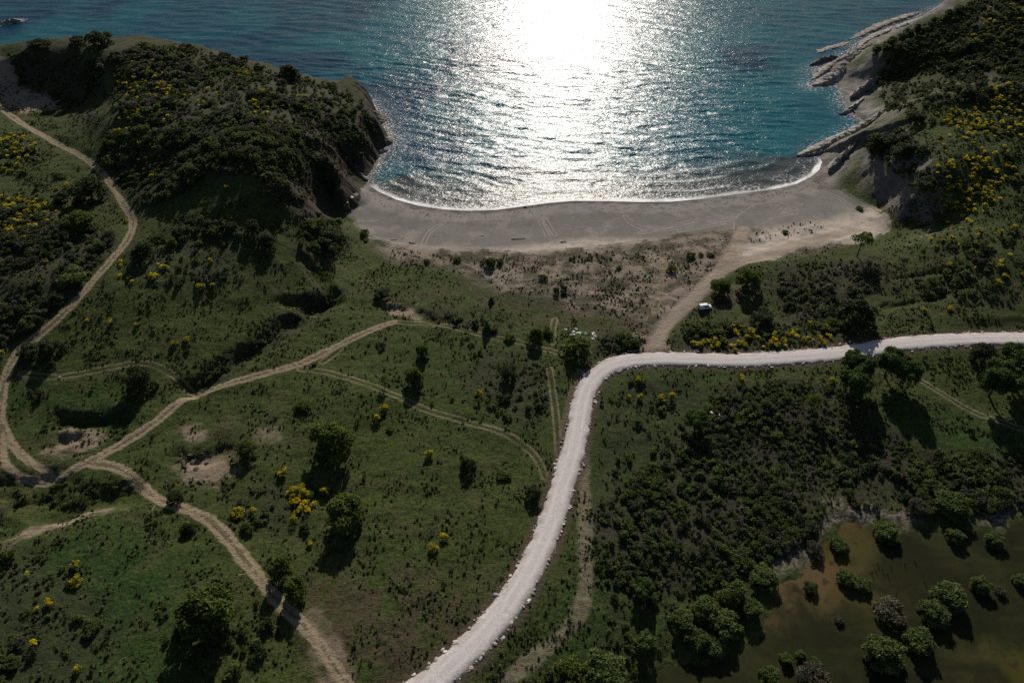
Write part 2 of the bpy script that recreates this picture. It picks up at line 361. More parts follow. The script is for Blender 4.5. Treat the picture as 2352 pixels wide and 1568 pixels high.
def link(name, me, parent=None, label=None, cat=None, group=None, kind=None, loc=None, rz=0.0, sc=None):
    o = bpy.data.objects.new(name, me); C.objects.link(o)
    if parent is not None: o.parent = parent
    if label: o['label'] = label
    if cat: o['category'] = cat
    if group: o['group'] = group
    if kind: o['kind'] = kind
    if loc is not None: o.location = [float(v) for v in loc]
    if rz: o.rotation_euler = (0, 0, rz)
    if sc is not None: o.scale = sc if isinstance(sc, (tuple, list)) else (sc, sc, sc)
    return o
def gridq(nx, ny):
    i = np.arange(nx * ny).reshape(ny, nx)
    return np.stack([i[:-1, :-1], i[:-1, 1:], i[1:, 1:], i[1:, :-1]], -1).reshape(-1, 4)

# scrub zones: where, outline, plants per 100 m2, smallest and largest width, shares of green / dark / grey-brown
ZONES = [
 ('in the mixed scrub on the headland', [(255,135),(330,108),(430,110),(530,138),(640,172),(720,188),(790,205),(850,260),(868,310),(800,330),(740,300),(700,300),(700,380),(600,330),(560,300),(430,290),(300,280),(250,240),(262,190)], 7, 1.2, 2.8, (.34,.34,.32)),
 ('in the lush scrub on the landward headland slope', [(240,310),(430,290),(560,300),(700,380),(660,420),(560,400),(480,395),(420,440),(330,480),(290,440),(240,380)], 7, 1.4, 3.2, (.55,.3,.15)),
 ('in the dark scrub hollow beside the dirt track', [(-80,470),(100,490),(210,520),(280,560),(200,650),(80,760),(-80,830)], 7, 1.3, 3.0, (.22,.48,.30)),
 ('in the broom belt beside the upper track', [(-80,310),(100,345),(110,380),(20,410),(-80,400)], 3, 1.0, 2.0, (.6,.3,.1)),
 ('in the dense wet scrub between road and pond', [(1640,900),(1760,880),(1900,880),(1960,900),(2100,1040),(2450,1050),(2450,1150),(2200,1180),(2000,1170),(1910,1155),(1880,1220),(1760,1285),(1640,1350),(1480,1390),(1370,1320),(1360,1180),(1500,1060),(1600,1020)], 22, .75, 1.8, (.52,.26,.22)),
 ('in the loose roadside scrub inside the bend', [(1370,920),(1480,860),(1600,880),(1640,900),(1600,1020),(1500,1060),(1360,1180)], 4.5, .6, 1.5, (.6,.3,.1)),
 ('in the flowering strip between van and road', [(1570,752),(1700,738),(1930,742),(1945,790),(1800,806),(1570,812)], 11, 1.0, 2.2, (.65,.2,.15)),
 ('in the thicket behind the two leafy trees', [(1790,610),(1990,590),(2050,640),(1960,690),(1940,735),(1800,735)], 9, .9, 2.0, (.40,.2,.40)),
 ('in the green thicket at the road junction', [(1380,775),(1450,768),(1470,808),(1380,812)], 12, 1.0, 2.2, (.8,.15,.05)),
 ('in the hedge line along the faint track', [(970,715),(1050,725),(1160,755),(1140,775),(1000,740)], 8, .9, 2.0, (.6,.35,.05)),
 ('in the scattered meadow scrub by the bend', [(1080,790),(1240,800),(1265,960),(1150,980),(1080,900)], 6, .6, 1.5, (.6,.35,.05)),
 ('in the near field scrub', [(-80,1260),(80,1270),(200,1330),(270,1400),(230,1640),(-80,1640)], 5.8, .9, 2.4, (.6,.28,.12)),
 ('in the scrub round the near meadow brooms', [(530,1130),(700,1110),(740,1180),(700,1230),(540,1230)], 4.5, .8, 1.8, (.6,.35,.05)),
 ('in the scrub around the very large tree', [(360,1400),(520,1430),(600,1400),(630,1480),(500,1640),(330,1640)], 3.5, .9, 2.2, (.55,.35,.1)),
 ('in the bushy slope below the knoll', [(440,500),(560,520),(560,640),(420,660),(330,640),(270,590),(330,560)], 4, 1.0, 2.6, (.28,.42,.30)),
 ('in the thicket at the foot of the knoll', [(680,490),(780,500),(800,560),(740,600),(690,560)], 7, 1.2, 2.6, (.5,.5,0)),
 ('in the scattered scrub on the lower hill slope', [(2040,520),(2060,480),(2110,500),(2120,440),(2160,480),(2190,520),(2352,500),(2620,560),(2620,740),(2200,700),(2080,680)], 3.0, .8, 2.2, (.5,.3,.2)),
 ('in the thicket above the cliff at the beach end', [(1985,320),(2060,300),(2130,350),(2140,420),(2090,430),(2000,350)], 7, 1.3, 2.8, (.3,.45,.25)),
 ('in the dark scrub of the far valley', [(2010,180),(2060,110),(2200,60),(2352,90),(2450,240),(2200,235),(2040,260)], 6, 1.4, 3.0, (.2,.65,.15)),
 ('on the far ridge at the end of the bay', [(1995,122),(2060,86),(2120,56),(2190,28),(2240,2),(2310,-40),(2480,-60),(2480,130),(2200,120),(2060,140)], 6, 1.4, 3.0, (.4,.45,.15)),
 ('on the open slope above the long rock fin', [(2050,280),(2160,230),(2352,210),(2450,420),(2352,480),(2300,420),(2130,370)], 1.8, .9, 2.2, (.5,.35,.15)),
 ('on the strip between the road end and the pond', [(1090,1520),(1250,1550),(1400,1500),(1480,1520),(1480,1640),(1060,1640)], 6, .8, 2.0, (.75,.2,.05)),
 ('in the growth around the pond-side thicket', [(1370,1330),(1470,1400),(1440,1480),(1560,1490),(1480,1560),(1400,1500),(1380,1420)], 6, .8, 2.0, (.65,.3,.05)),
 ('clinging to the dark cliff of the headland', [(600,420),(680,280),(760,280),(860,330),(810,400),(745,446),(690,470),(640,470)], 12, 1.0, 2.4, (.1,.65,.25)),
 ('on the shaded scarp at the headland neck', [(20,125),(230,132),(250,230),(260,320),(180,300),(120,225),(40,190)], 5, 1.0, 2.2, (.05,.6,.35)),
 ('in the shaded gully', [(445,888),(520,832),(600,770),(700,712),(750,685),(755,700),(700,735),(600,800),(520,858)], 8, .8, 1.8, (.35,.6,.05)),
 ('among the dune sand', [(950,585),(1130,590),(1260,590),(1420,580),(1560,555),(1680,540),(1880,505),(1900,530),(1720,560),(1600,580),(1400,600),(1100,610)], 6, .35, .9, (.45,.2,.35)),
 ('sparse on the open meadows', [(-260,640),(700,600),(800,620),(1500,760),(2650,660),(2650,1120),(1350,1300),(1000,1640),(-80,1640)], .55, .5, 1.3, (.6,.3,.1)),
 ('on the grass of the headland neck', [(-80,240),(250,330),(330,500),(250,560),(-80,480)], 1.2, .6, 1.6, (.6,.35,.05)),
]

# ------------------------------------------------------------------ ground cover as distances, turned into colour by the ground material
beach_p = np.vstack([pts([(845,412),(910,440),(1080,465),(1400,445),(1660,432),(1860,395),(1880,350),(1925,335),(1990,298)]),
   sight([(2015,290),(1965,330),(1905,385),(1905,410),(1960,455),(2010,478),(2046,515),(2015,545),(1965,560),(1900,555),(1840,565),(1770,598),(1700,600),(1700,560),(1760,530),(1700,522),(1640,528),(1560,538),(1500,550),(1420,561),(1330,571),(1260,577),(1200,581),(1130,574),(1040,573),(970,570),(905,562),(868,550),(835,540),(822,525),(812,500),(790,482),(765,474)])])
sand = sdf(P, beach_p, 15)
cove_p = pts([(1920,180),(1985,165),(2012,185),(2020,215),(1985,250),(1990,275),(1960,270),(1935,240)])
sand = np.maximum(sand, sdf(P, cove_p, 15))
sand = np.maximum(sand, sdf(P, pts([(1972,118),(2000,86),(2060,58),(2120,36),(2200,8),(2300,-45),(2360,-40),(2260,10),(2180,50),(2100,75),(2030,100)], 1.0), 15))
scar_p = sight([(-40,165),(60,205),(140,225),(150,245),(80,255),(40,262),(0,235),(-60,240)])
BARE = [(scar_p, 1.0), (sight([(150,985),(235,990),(235,1030),(180,1048),(110,1030)]), .8), (sight([(420,1045),(520,1045),(548,1075),(500,1115),(440,1110),(405,1075)]), .75),
 (sight([(425,985),(455,975),(462,1010),(438,1020)]), .8), (sight([(590,990),(640,985),(640,1010),(600,1015)]), .5), (sight([(1330,850),(1360,850),(1345,900),(1325,940),(1318,905)]), .5),
 (sight([(1455,760),(1510,770),(1545,810),(1475,815)]), .8), (sight([(880,695),(920,700),(960,725),(910,722)]), .9), (sight([(-20,1250),(60,1212),(130,1192),(205,1166),(290,1172),(200,1176),(130,1202),(60,1228),(-20,1262)]), 1.0),
 (sight([(720,1400),(770,1470),(820,1600),(760,1600),(720,1500),(690,1420)]), .6), (sight([(1690,650),(1700,640),(1690,680)]), .3)]
bare = np.zeros(len(P))
for p_, wgt in BARE: bare = np.maximum(bare, wgt * sst(sdf(P, p_, 15) + (fbm(x / 3, y / 3, 61) - .5) * 4, -1.2, 1.2))
brown = np.zeros(len(P))
for pl, wgt in [([(1080,650),(1300,700),(1500,720),(1560,730),(1480,790),(1440,770),(1300,745),(1100,710),(900,680)], .8), ([(700,1350),(900,1310),(1090,1330),(1120,1420),(960,1600),(700,1600)], .9),
   ([(1560,650),(1800,640),(1800,730),(1560,740)], .6), ([(560,960),(700,1000),(560,1060),(420,1000)], .4), ([(1980,560),(2120,620),(2352,560),(2352,720),(2000,720)], .35)]:
    brown = np.maximum(brown, wgt * sst(sdf(P, sight(pl), 15), -10, 8))
lush = np.zeros(len(P))
for pl, wgt in [([(-40,1250),(250,1220),(420,1300),(330,1600),(-40,1600)], 1.0), ([(40,880),(300,900),(260,1000),(40,960)], .8), ([(1380,1330),(1480,1400),(1400,1560),(1220,1540),(1330,1400)], .9),
   ([(1380,900),(1650,860),(1650,1100),(1380,1200)], .6), ([(1950,930),(2352,980),(2352,1100),(2000,1050)], .8),([(940,760),(1250,830),(1260,1000),(900,900)], .4)]:
    lush = np.maximum(lush, wgt * sst(sdf(P, sight(pl), 15), -12, 8))
mudz = sight([(1760,1290),(1880,1200),(1900,1130),(2110,1150),(2110,1210),(1900,1230),(1850,1300),(1740,1330)])
mudz2 = sight([(2250,1120),(2460,1120),(2460,1240),(2260,1210)])
mz = np.maximum(sst(sdf(P, mudz, 15), -3, 3), sst(sdf(P, mudz2, 15), -3, 3))
margin = sst(np.abs(pnd + 1.0 + (fbm(x / 4, y / 4, 71) - .5) * 6), 2.6, .8) * (pnd > -14) * mz
litter = np.zeros(len(P))
for lb_, pl_, dn_, *_r in ZONES:
    if dn_ >= 4: litter = np.maximum(litter, sst(sdf(P, sight(pl_), 15) + (fbm(x / 6, y / 6, 77) - .5) * 8, -3, 3) * min(1, dn_ / 9))
ground_me = mesh('ground', np.stack([x, y, Z], 1), gridq(len(GX), len(GY)), attrs=dict(cd=np.clip(cd, -20, 80), sand=sand, dune=dun, trk=trk, fnt=fnt, pth=pth, tyr=tyr, bare=bare, worn=wrn, brown=brown, lush=lush, mud=margin, px=x, lit=litter, road=road_d), smooth=True)

g = NG('ground_cover'); p = g.pos(); A = g.attr
n_big = g.noise(p, .035, 4); n_mid = g.noise(p, .16, 5, .6); n_sm = g.noise(p, .9, 5, .65); n_fine = g.noise(p, 4.0, 4, .7)
grass = g.mix(g.ss(n_big, .38, .62), (.046, .059, .015), (.037, .055, .012))
grass = g.mix(A('lush'), grass, (.021, .050, .010))
grass = g.mix(g.mul(g.ss(g.add(n_mid, g.mul(g.sub(n_big, .5), .8)), .48, .7), .65), grass, (.062, .060, .024))
grass = g.mix(g.mul(A('brown'), g.ss(n_mid, .36, .56)), grass, (.062, .044, .031))
n_s2 = g.noise(p, 2.0, 3, .6)
grass = g.mix(g.mul(g.ss(n_sm, .52, .62), .8), grass, (.016, .024, .007))
grass = g.mix(g.mul(g.ss(n_s2, .54, .66), .7), grass, (.014, .021, .006))
grass = g.mix(g.mul(g.ss(n_s2, .44, .32), .55), grass, (.088, .104, .028))          # dark tussocks
grass = g.mix(g.mul(g.ss(n_sm, .44, .34), .45), grass, (.075, .088, .028))
grass = g.mix(g.mul(g.ss(n_fine, .52, .72), .6), grass, (.014, .017, .008))
grass = g.mix(g.mul(g.ss(n_fine, .45, .3), .4), grass, (.085, .092, .032))
grass = g.mix(g.mul(A('lit'), g.ss(n_mid, .66, .44, .35, .9)), grass, g.mix(n_sm, (.020, .019, .012), (.050, .044, .033)))
# steep ground shows soil and rock
nz = g.n('ShaderNodeSeparateXYZ'); g.t.links.new(g.n('ShaderNodeNewGeometry').outputs[1], nz.inputs[0])
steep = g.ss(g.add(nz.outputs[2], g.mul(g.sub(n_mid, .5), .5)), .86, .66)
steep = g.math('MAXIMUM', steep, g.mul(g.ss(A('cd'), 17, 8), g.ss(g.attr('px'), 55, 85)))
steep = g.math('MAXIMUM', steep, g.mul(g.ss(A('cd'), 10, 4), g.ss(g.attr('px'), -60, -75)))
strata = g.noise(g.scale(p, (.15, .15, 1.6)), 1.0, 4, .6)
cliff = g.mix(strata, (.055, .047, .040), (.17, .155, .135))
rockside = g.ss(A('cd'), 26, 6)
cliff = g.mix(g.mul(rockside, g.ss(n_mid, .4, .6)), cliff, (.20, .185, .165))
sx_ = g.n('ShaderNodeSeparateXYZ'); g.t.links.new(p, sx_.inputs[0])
cliff = g.mix(g.ss(sx_.outputs[0], 40, 10), cliff, g.mix(strata, (.022, .018, .014), (.060, .048, .036)))  # left-side rock: dark brown, with the cliff's shade darkened into the colour
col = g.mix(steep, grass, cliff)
soil = g.mix(n_sm, (.16, .115, .085), (.30, .235, .175))
col = g.mix(A('bare'), col, soil)
# dunes: sand breaking through thin brown-grey growth
dmix = g.mul(g.ss(A('dune'), -2, 5), g.ss(g.add(n_mid, g.mul(g.sub(n_sm, .5), .35)), .40, .62))
dsand = g.mix(n_sm, (.14, .112, .088), (.27, .22, .175))
col = g.mix(g.mul(g.ss(A('dune'), -2, 3), .75), col, g.mix(n_sm, (.045, .037, .027), (.105, .085, .066)))
col = g.mix(dmix, col, dsand)
# beach sand: damp and grey in the middle, pale along the back
sd_ = g.sub(g.add(A('sand'), g.mul(g.sub(n_mid, .5), 5.0)), g.mul(steep, 9.0))
c_ = g.add(A('cd'), g.mul(g.sub(n_mid, .5), 13.0))
bs = g.mix(g.ss(c_, 1.0, 3.5), (.085, .075, .068), (.200, .180, .166))
bs = g.mix(g.ss(c_, 7, 12), bs, (.142, .132, .122))
bs = g.mix(g.ss(c_, 28, 34), bs, (.345, .298, .25))
bs = g.mix(g.mul(g.ss(n_sm, .52, .68), .4), bs, (.085, .073, .062))
bs = g.mix(g.mul(g.ss(n_mid, .48, .64), .5), bs, (.105, .094, .084))
bs = g.mix(g.mul(g.ss(g.noise(p, .09, 4, .65), .52, .64), .4), bs, (.25, .215, .19))
bs = g.mix(g.mul(g.ss(n_fine, .56, .7), .35), bs, (.06, .05, .042))
bs = g.mix(g.mul(g.mul(g.ss(g.math('ABSOLUTE', g.sub(c_, 5.0)), 1.6, .2), g.ss(n_sm, .50, .60)), .8), bs, (.055, .047, .038))
ty = g.math('ABSOLUTE', g.sub(g.math('ABSOLUTE', A('tyr')), .8))
bs = g.mix(g.mul(g.mul(g.ss(ty, .36, .08), g.ss(n_mid, .35, .58)), .55), bs, (.33, .285, .245))
col = g.mix(g.ss(sd_, -.9, .9), col, bs)
# worn sandy way down to the beach
pw = g.add(A('pth'), g.mul(g.sub(n_mid, .5), 3.4))
col = g.mix(g.mul(g.ss(pw, 3.4, 1.6), .9), col, g.mix(n_sm, (.20, .162, .125), (.31, .258, .205)))
# beaten tracks: two wheel lines and a greener crown between
tw = g.add(A('trk'), g.add(g.mul(g.sub(n_sm, .5), 1.5), g.add(g.mul(g.sub(n_mid, .5), 1.6), g.mul(g.sub(n_big, .5), 1.8))))
tr_c = g.mix(n_sm, (.17, .132, .082), (.31, .25, .165))
tr_c = g.mix(g.mul(g.ss(tw, .42, .18), .75), tr_c, (.075, .062, .034))
tr_c = g.mix(g.mul(g.ss(n_fine, .55, .7), .35), tr_c, (.09, .07, .045))
col = g.mix(g.mul(g.ss(tw, 1.6, 1.1), .93), col, tr_c)
ww_ = g.add(A('worn'), g.mul(g.sub(n_mid, .5), 2.6))
col = g.mix(g.mul(g.ss(ww_, 2.3, 1.0), g.ss(n_sm, .3, .6, .35, .85)), col, g.mix(n_fine, (.10, .085, .052), (.235, .20, .145)))
fw = g.math('ABSOLUTE', g.sub(g.add(A('fnt'), g.mul(g.sub(n_sm, .5), .5)), .85))
col = g.mix(g.mul(g.ss(fw, .50, .15), g.ss(g.add(n_mid, g.mul(g.sub(n_sm, .5), .5)), .26, .56, .30, .85)), col, (.165, .135, .085))
col = g.mix(g.mul(g.ss(g.add(A('road'), g.mul(g.sub(n_mid, .5), 4.0)), 5.2, 3.6), .75), col, (.075, .054, .042))
# cracked pale mud round the pond
col = g.mix(A('mud'), col, g.mix(g.ss(n_sm, .4, .62), (.05, .042, .03), (.22, .185, .145)))
hgt = g.add(g.mul(n_sm, 1.0), g.mul(n_fine, .35))
bst = g.ss(sd_, -1, 1, 1.0, .22)
nb = g.n('ShaderNodeBump'); nb.inputs['Distance'].default_value = .55; g.set(nb.inputs['Height'], hgt); g.set(nb.inputs['Strength'], bst)
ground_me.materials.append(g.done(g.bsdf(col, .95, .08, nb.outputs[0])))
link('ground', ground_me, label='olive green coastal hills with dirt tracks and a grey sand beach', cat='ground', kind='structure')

# ------------------------------------------------------------------ the sea
SX = axis([(-9000,-1500,1500),(-1500,-330,90),(-330,-130,2.5),(-130,250,.85),(250,420,2.5),(420,1500,90),(1500,9000,1500)])
SY = axis([(60,170,30),(170,420,.85),(420,700,2.2),(700,1500,80),(1500,12000,1500)])
sx, sy = np.meshgrid(SX, SY); Q = np.stack([sx.ravel(), sy.ravel()], 1)
ds = np.full(len(Q), 160.0); idx = np.where((np.abs(Q[:, 0]) < 700) & (Q[:, 1] < 900))[0]
dd, ww = seg_dist(Q[idx], coast_xy, True, coast_w); dd = np.where(inside(Q[idx], coast_xy), -dd, dd)
ds[idx] = np.clip(dd, -20, 160); bw = np.zeros(len(Q)); bw[idx] = sst(ww, 26, 40)
qx, qy = Q[:, 0], Q[:, 1]
sz = np.zeros(len(Q)); fade = sst(qy, 1200, 700)
for lam, ang, amp, sd0 in [(11, 12, .085, 0), (7.3, -7, .06, 1), (5.1, 24, .045, 2), (4.0, 3, .035, 3), (16, 18, .08, 4)]:
    ka = 2 * np.pi / lam; dx, dy = math.sin(R(ang)), math.cos(R(ang))
    ph = ka * (qx * dx + qy * dy) + 5 * (fbm(qx / 30, qy / 18, 80 + sd0, 3) - .5) * 2
    sz += amp * np.sin(ph) * (.35 + 1.3 * fbm(qx / 22, qy / 12, 90 + sd0, 2)) * (lam > 6.5 or 1) * sst(ds, 0, 30)
near_b = bw * sst(ds, 60, 8)
ph = 2 * np.pi * (ds + 7 * (fbm(qx / 40, qy / 25, 99, 3) - .5)) / 8.5
sz += near_b * .16 * (np.exp(2.2 * (np.cos(ph) - 1)) - .3) * (.3 + 1.2 * fbm(qx / 30, qy / 9, 98, 2)) * sst(ds, .5, 6)
crest = near_b * np.exp(7 * (np.cos(ph + .25) - 1)) * sst(ds, 34, 20) * sst(ds, 1.5, 4) * sst(fbm(qx / 26, qy / 26, 97, 3), .40, .55)
sz = sz * fade * 1.5
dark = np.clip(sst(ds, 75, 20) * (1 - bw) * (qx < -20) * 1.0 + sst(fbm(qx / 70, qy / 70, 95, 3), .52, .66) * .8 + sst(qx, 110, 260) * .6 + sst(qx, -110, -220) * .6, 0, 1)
sea_me = mesh('sea', np.stack([qx, qy, sz], 1), gridq(len(SX), len(SY)), attrs=dict(ds=ds, crest=crest, dark=dark, bw=bw), smooth=True)
g = NG('sea_water'); p = g.pos(); A = g.attr
w1 = g.noise(g.scale(p, (.32, .62, 1), .25), 1.0, 3, .55, .3)
w2 = g.noise(g.scale(p, (.85, 1.5, 1), -.12), 1.0, 3, .6, .3)
w3 = g.noise(g.scale(p, (2.4, 3.6, 1), .1), 1.0, 2, .5)
w0 = g.noise(g.scale(p, (.10, .24, 1), .2), 1.0, 3, .55, .4)
hh = g.add(g.add(g.mul(w1, .62), g.mul(w2, .30)), g.add(g.mul(w3, .07), g.mul(w0, 1.0)))
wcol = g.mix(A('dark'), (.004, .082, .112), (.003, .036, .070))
nl = g.noise(p, .02, 4)
wcol = g.mix(g.mul(g.ss(nl, .42, .66), .5), wcol, (.006, .112, .130))
dshore = g.add(A('ds'), g.mul(g.sub(g.noise(p, .08, 3), .5), 16.0))
wcol = g.mix(g.mul(g.ss(dshore, 46, 8), A('bw')), wcol, (.040, .050, .052))
wcol = g.mix(g.ss(A('ds'), 7, 0), wcol, (.085, .078, .070))
bn = g.bump(hh, 1.0, .46)
dif = g.n('ShaderNodeBsdfDiffuse'); g.set(dif.inputs[0], wcol)
gls = g.n('ShaderNodeBsdfGlossy', distribution='BECKMANN'); gls.inputs['Roughness'].default_value = .275; gls.inputs['Color'].default_value = (.34, .34, .34, 1); g.set(gls.inputs['Normal'], bn)
fr = g.n('ShaderNodeFresnel'); fr.inputs[0].default_value = 1.33; g.set(fr.inputs['Normal'], bn)
wm = g.n('ShaderNodeMixShader'); g.t.links.new(fr.outputs[0], wm.inputs[0]); g.t.links.new(dif.outputs[0], wm.inputs[1]); g.t.links.new(gls.outputs[0], wm.inputs[2])
wat = wm.outputs[0]
fn = g.noise(g.scale(p, (.7, 1.0, 1)), 1.0, 6, .7, .5); fn2 = g.noise(p, .12, 3)
edge = g.sub(g.add(A('ds'), g.mul(g.sub(fn2, .5), 5.5)), .2)
f1 = g.mul(g.ss(edge, 2.6, .9), g.mul(g.ss(A('bw'), 0, 1, .12, 1.0), g.ss(g.noise(p, .045, 2), .38, .58, .45, 1.0)))
lace = g.mul(g.mul(g.ss(edge, 13, 2.0), g.ss(fn2, .42, .56)), g.ss(fn, .50, .64))
rocky = g.mul(g.mul(g.ss(A('ds'), 15, 2), g.sub(1.0, A('bw'))), g.ss(fn, .53, .66))
foam = g.math('MAXIMUM', g.math('MAXIMUM', g.mul(f1, g.ss(fn, .28, .46)), g.mul(lace, .8)), g.math('MAXIMUM', g.mul(A('crest'), g.ss(fn, .38, .6)), g.mul(rocky, .75)))
fo = g.bsdf(g.mix(fn, (.62, .63, .63), (.86, .86, .85)), .7, .3, g.bump(fn, .5, .2))
mxs = g.n('ShaderNodeMixShader'); g.set(mxs.inputs[0], foam); g.t.links.new(wat, mxs.inputs[1]); g.t.links.new(fo, mxs.inputs[2])
sea_me.materials.append(g.done(mxs.outputs[0]))
link('sea', sea_me, label='teal sea with sun glitter and small waves breaking on the beach', cat='sea', kind='structure')

# ------------------------------------------------------------------ murky pond
pc = pond_p.mean(0); PX = axis([(pond_p[:, 0].min() - 5, pond_p[:, 0].max() + 5, 2.0)]); PY = axis([(pond_p[:, 1].min() - 5, pond_p[:, 1].max() + 5, 2.0)])
ax_, ay_ = np.meshgrid(PX, PY); pq = np.stack([ax_.ravel(), ay_.ravel()], 1)
sil = np.zeros(len(pq))
for pl, wgt in [([(1740,1310),(1890,1230),(1905,1180),(1980,1190),(1975,1290),(1900,1400),(1760,1420),(1740,1370)], 1.0), ([(2010,1330),(2080,1320),(2080,1400),(2000,1400)], .6), ([(2200,1520),(2260,1480),(2270,1600),(2180,1600)], .45)]:
    sil = np.maximum(sil, wgt * sst(sdf(pq, sight(pl), 15), -5, 4))
pond_me = mesh('pond', np.c_[pq, np.full(len(pq), pond_z)], gridq(len(PX), len(PY)), attrs=dict(silt=sil))
g = NG('pond_water'); p = g.pos()
n1 = g.noise(p, .07, 4, .6, .4); n2 = g.noise(p, .5, 4, .6)
pcx = g.mix(g.ss(n1, .42, .62), (.014, .016, .006), (.025, .028, .009))
pcx = g.mix(g.mul(g.attr('silt'), g.ss(n1, .38, .60, .1, 1.0)), pcx, (.088, .060, .024))
n4p = g.noise(p, .045, 3, .5)
pcx = g.mix(g.mul(g.ss(n4p, .52, .66), .8), pcx, (.050, .044, .010))
pcx = g.mix(g.mul(g.ss(n2, .52, .68), .6), pcx, (.011, .010, .006))
n3p = g.noise(g.scale(p, (.06, .35, 1), .5), 1.0, 4, .6)
pcx = g.mix(g.mul(g.ss(n3p, .52, .66), .5), pcx, (.030, .029, .011))
pcx = g.mix(g.mul(g.ss(g.noise(p, 2.5, 3, .7), .56, .7), .35), pcx, (.05, .05, .03))
pond_me.materials.append(g.done(g.bsdf(pcx, .6, .06, g.bump(g.noise(p, 1.4, 2), .25, .03), IOR=1.33)))
link('pond', pond_me, label='murky brown pond with drowned bushes standing in it', cat='pond', kind='structure')

# ------------------------------------------------------------------ white gravel road
tg = np.gradient(road_c, axis=0); tg /= np.linalg.norm(tg, axis=1, keepdims=True) + 1e-9
nm = np.stack([-tg[:, 1], tg[:, 0]], 1)
offs = np.array([-3.6, -2.75, -2.42, -1.6, -.5, .5, 1.6, 2.42, 2.75, 3.6]); up_ = np.array([-.35, .16, .34, .38, .42, .42, .38, .34, .16, -.35])
nS, nO = len(road_c), len(offs); sarc = np.arange(nS) * 1.0
jit = np.zeros((nS, nO))
for k_ in (0, 1, 2, 7, 8, 9): jit[:, k_] = (fbm(sarc / 1.5, sarc * 0 + k_ // 5 * 9.1, 5, 3) - .5) * 1.0 * (1 if k_ < 5 else 1)
oo = offs[None] + jit; uu = up_[None] + (np.array([[hsh(np.array([a]), np.array([b]), 3)[0] for b in range(nO)] for a in range(nS)]) - .5) * .07
RV = np.concatenate([road_c[:, None] + nm[:, None] * oo[..., None], (road_z[:, None] + uu)[..., None]], 2).reshape(-1, 3)
road_me = mesh('gravel_road', RV, gridq(nO, nS)[:, ::-1], attrs=dict(off=np.repeat(np.abs(offs)[None], nS, 0).ravel()), smooth=True)
g = NG('white_gravel'); p = g.pos(); n = g.noise(p, 2.2, 5, .7); n5 = g.noise(p, .3, 3)
rc = g.mix(g.ss(n, .3, .7), (.365, .330, .318), (.555, .510, .492))
rc = g.mix(g.mul(g.ss(n5, .42, .62), .55), rc, (.37, .325, .295))
rc = g.mix(g.mul(g.ss(g.math('ABSOLUTE', g.sub(g.attr('off'), 1.0)), .75, .2), g.ss(n5, .3, .6, .05, .5)), rc, (.61, .575, .56))
rc = g.mix(g.mul(g.ss(g.attr('off'), 1.7, 2.5), g.ss(n5, .38, .62, .15, .7)), rc, (.31, .27, .24))
rc = g.mix(g.ss(g.add(g.attr('off'), g.mul(g.sub(n, .5), .6)), 2.55, 3.2), rc, (.16, .125, .10))
road_me.materials.append(g.done(g.bsdf(rc, .95, .1, g.bump(n, .6, .12))))
link('gravel_road', road_me, label='white crushed limestone road with a rough stony edge curving to the hills', cat='road', kind='structure')

# stones
def ico():
    t = (1 + 5 ** .5) / 2
    v = np.array([(-1,t,0),(1,t,0),(-1,-t,0),(1,-t,0),(0,-1,t),(0,1,t),(0,-1,-t),(0,1,-t),(t,0,-1),(t,0,1),(-t,0,-1),(-t,0,1)], float); v /= np.linalg.norm(v[0])
    f = np.array([(0,11,5),(0,5,1),(0,1,7),(0,7,10),(0,10,11),(1,5,9),(5,11,4),(11,10,2),(10,7,6),(7,1,8),(3,9,4),(3,4,2),(3,2,6),(3,6,8),(3,8,9),(4,9,5),(2,4,11),(6,2,10),(8,6,7),(9,8,1)])
    return v, f
IV, IF = ico()
def stones(pos, size, flat=.65):
    n = len(pos); r = 1 + (rng.random((n, 12)) - .5) * .6
    v = IV[None] * r[..., None] * np.asarray(size)[:, None, None] * (np.stack([1 + rng.random(n) * .5, np.ones(n), np.full(n, flat)], 1))[:, None]
    a = rng.random(n) * 6.283; c, s = np.cos(a)[:, None], np.sin(a)[:, None]
    v = np.stack([v[..., 0] * c - v[..., 1] * s, v[..., 0] * s + v[..., 1] * c, v[..., 2]], -1) + pos[:, None]
    return v.reshape(-1, 3), (IF[None] + 12 * np.arange(n)[:, None, None]).reshape(-1, 3)
m_lime = plain('limestone', (.40, .365, .33), .95, .1, .4, nsc=.8)
m_rock = plain('weathered_rock', (.22, .195, .17), .95, .1, .35, nsc=.25)
m_drock = plain('dark_rock', (.10, .085, .072), .95, .1, .4, nsc=.3)
ns = 1900; k_ = rng.integers(0, nS, ns); side = rng.choice([-1, 1], ns); of = side * (2.75 + np.abs(rng.normal(0, .28, ns)))
pos = np.c_[road_c[k_] + nm[k_] * of[:, None] + rng.normal(0, .3, (ns, 2)), road_z[k_] + .2 - (np.abs(of) - 2.75) * .5]
sz_ = .07 + rng.random(ns) ** 5 * .42
v_, f_ = stones(pos, sz_); link('rubble', mesh('rubble', v_, f_, [m_lime]), label='loose white stones spilling along both edges of the gravel road', cat='rubble', kind='stuff')

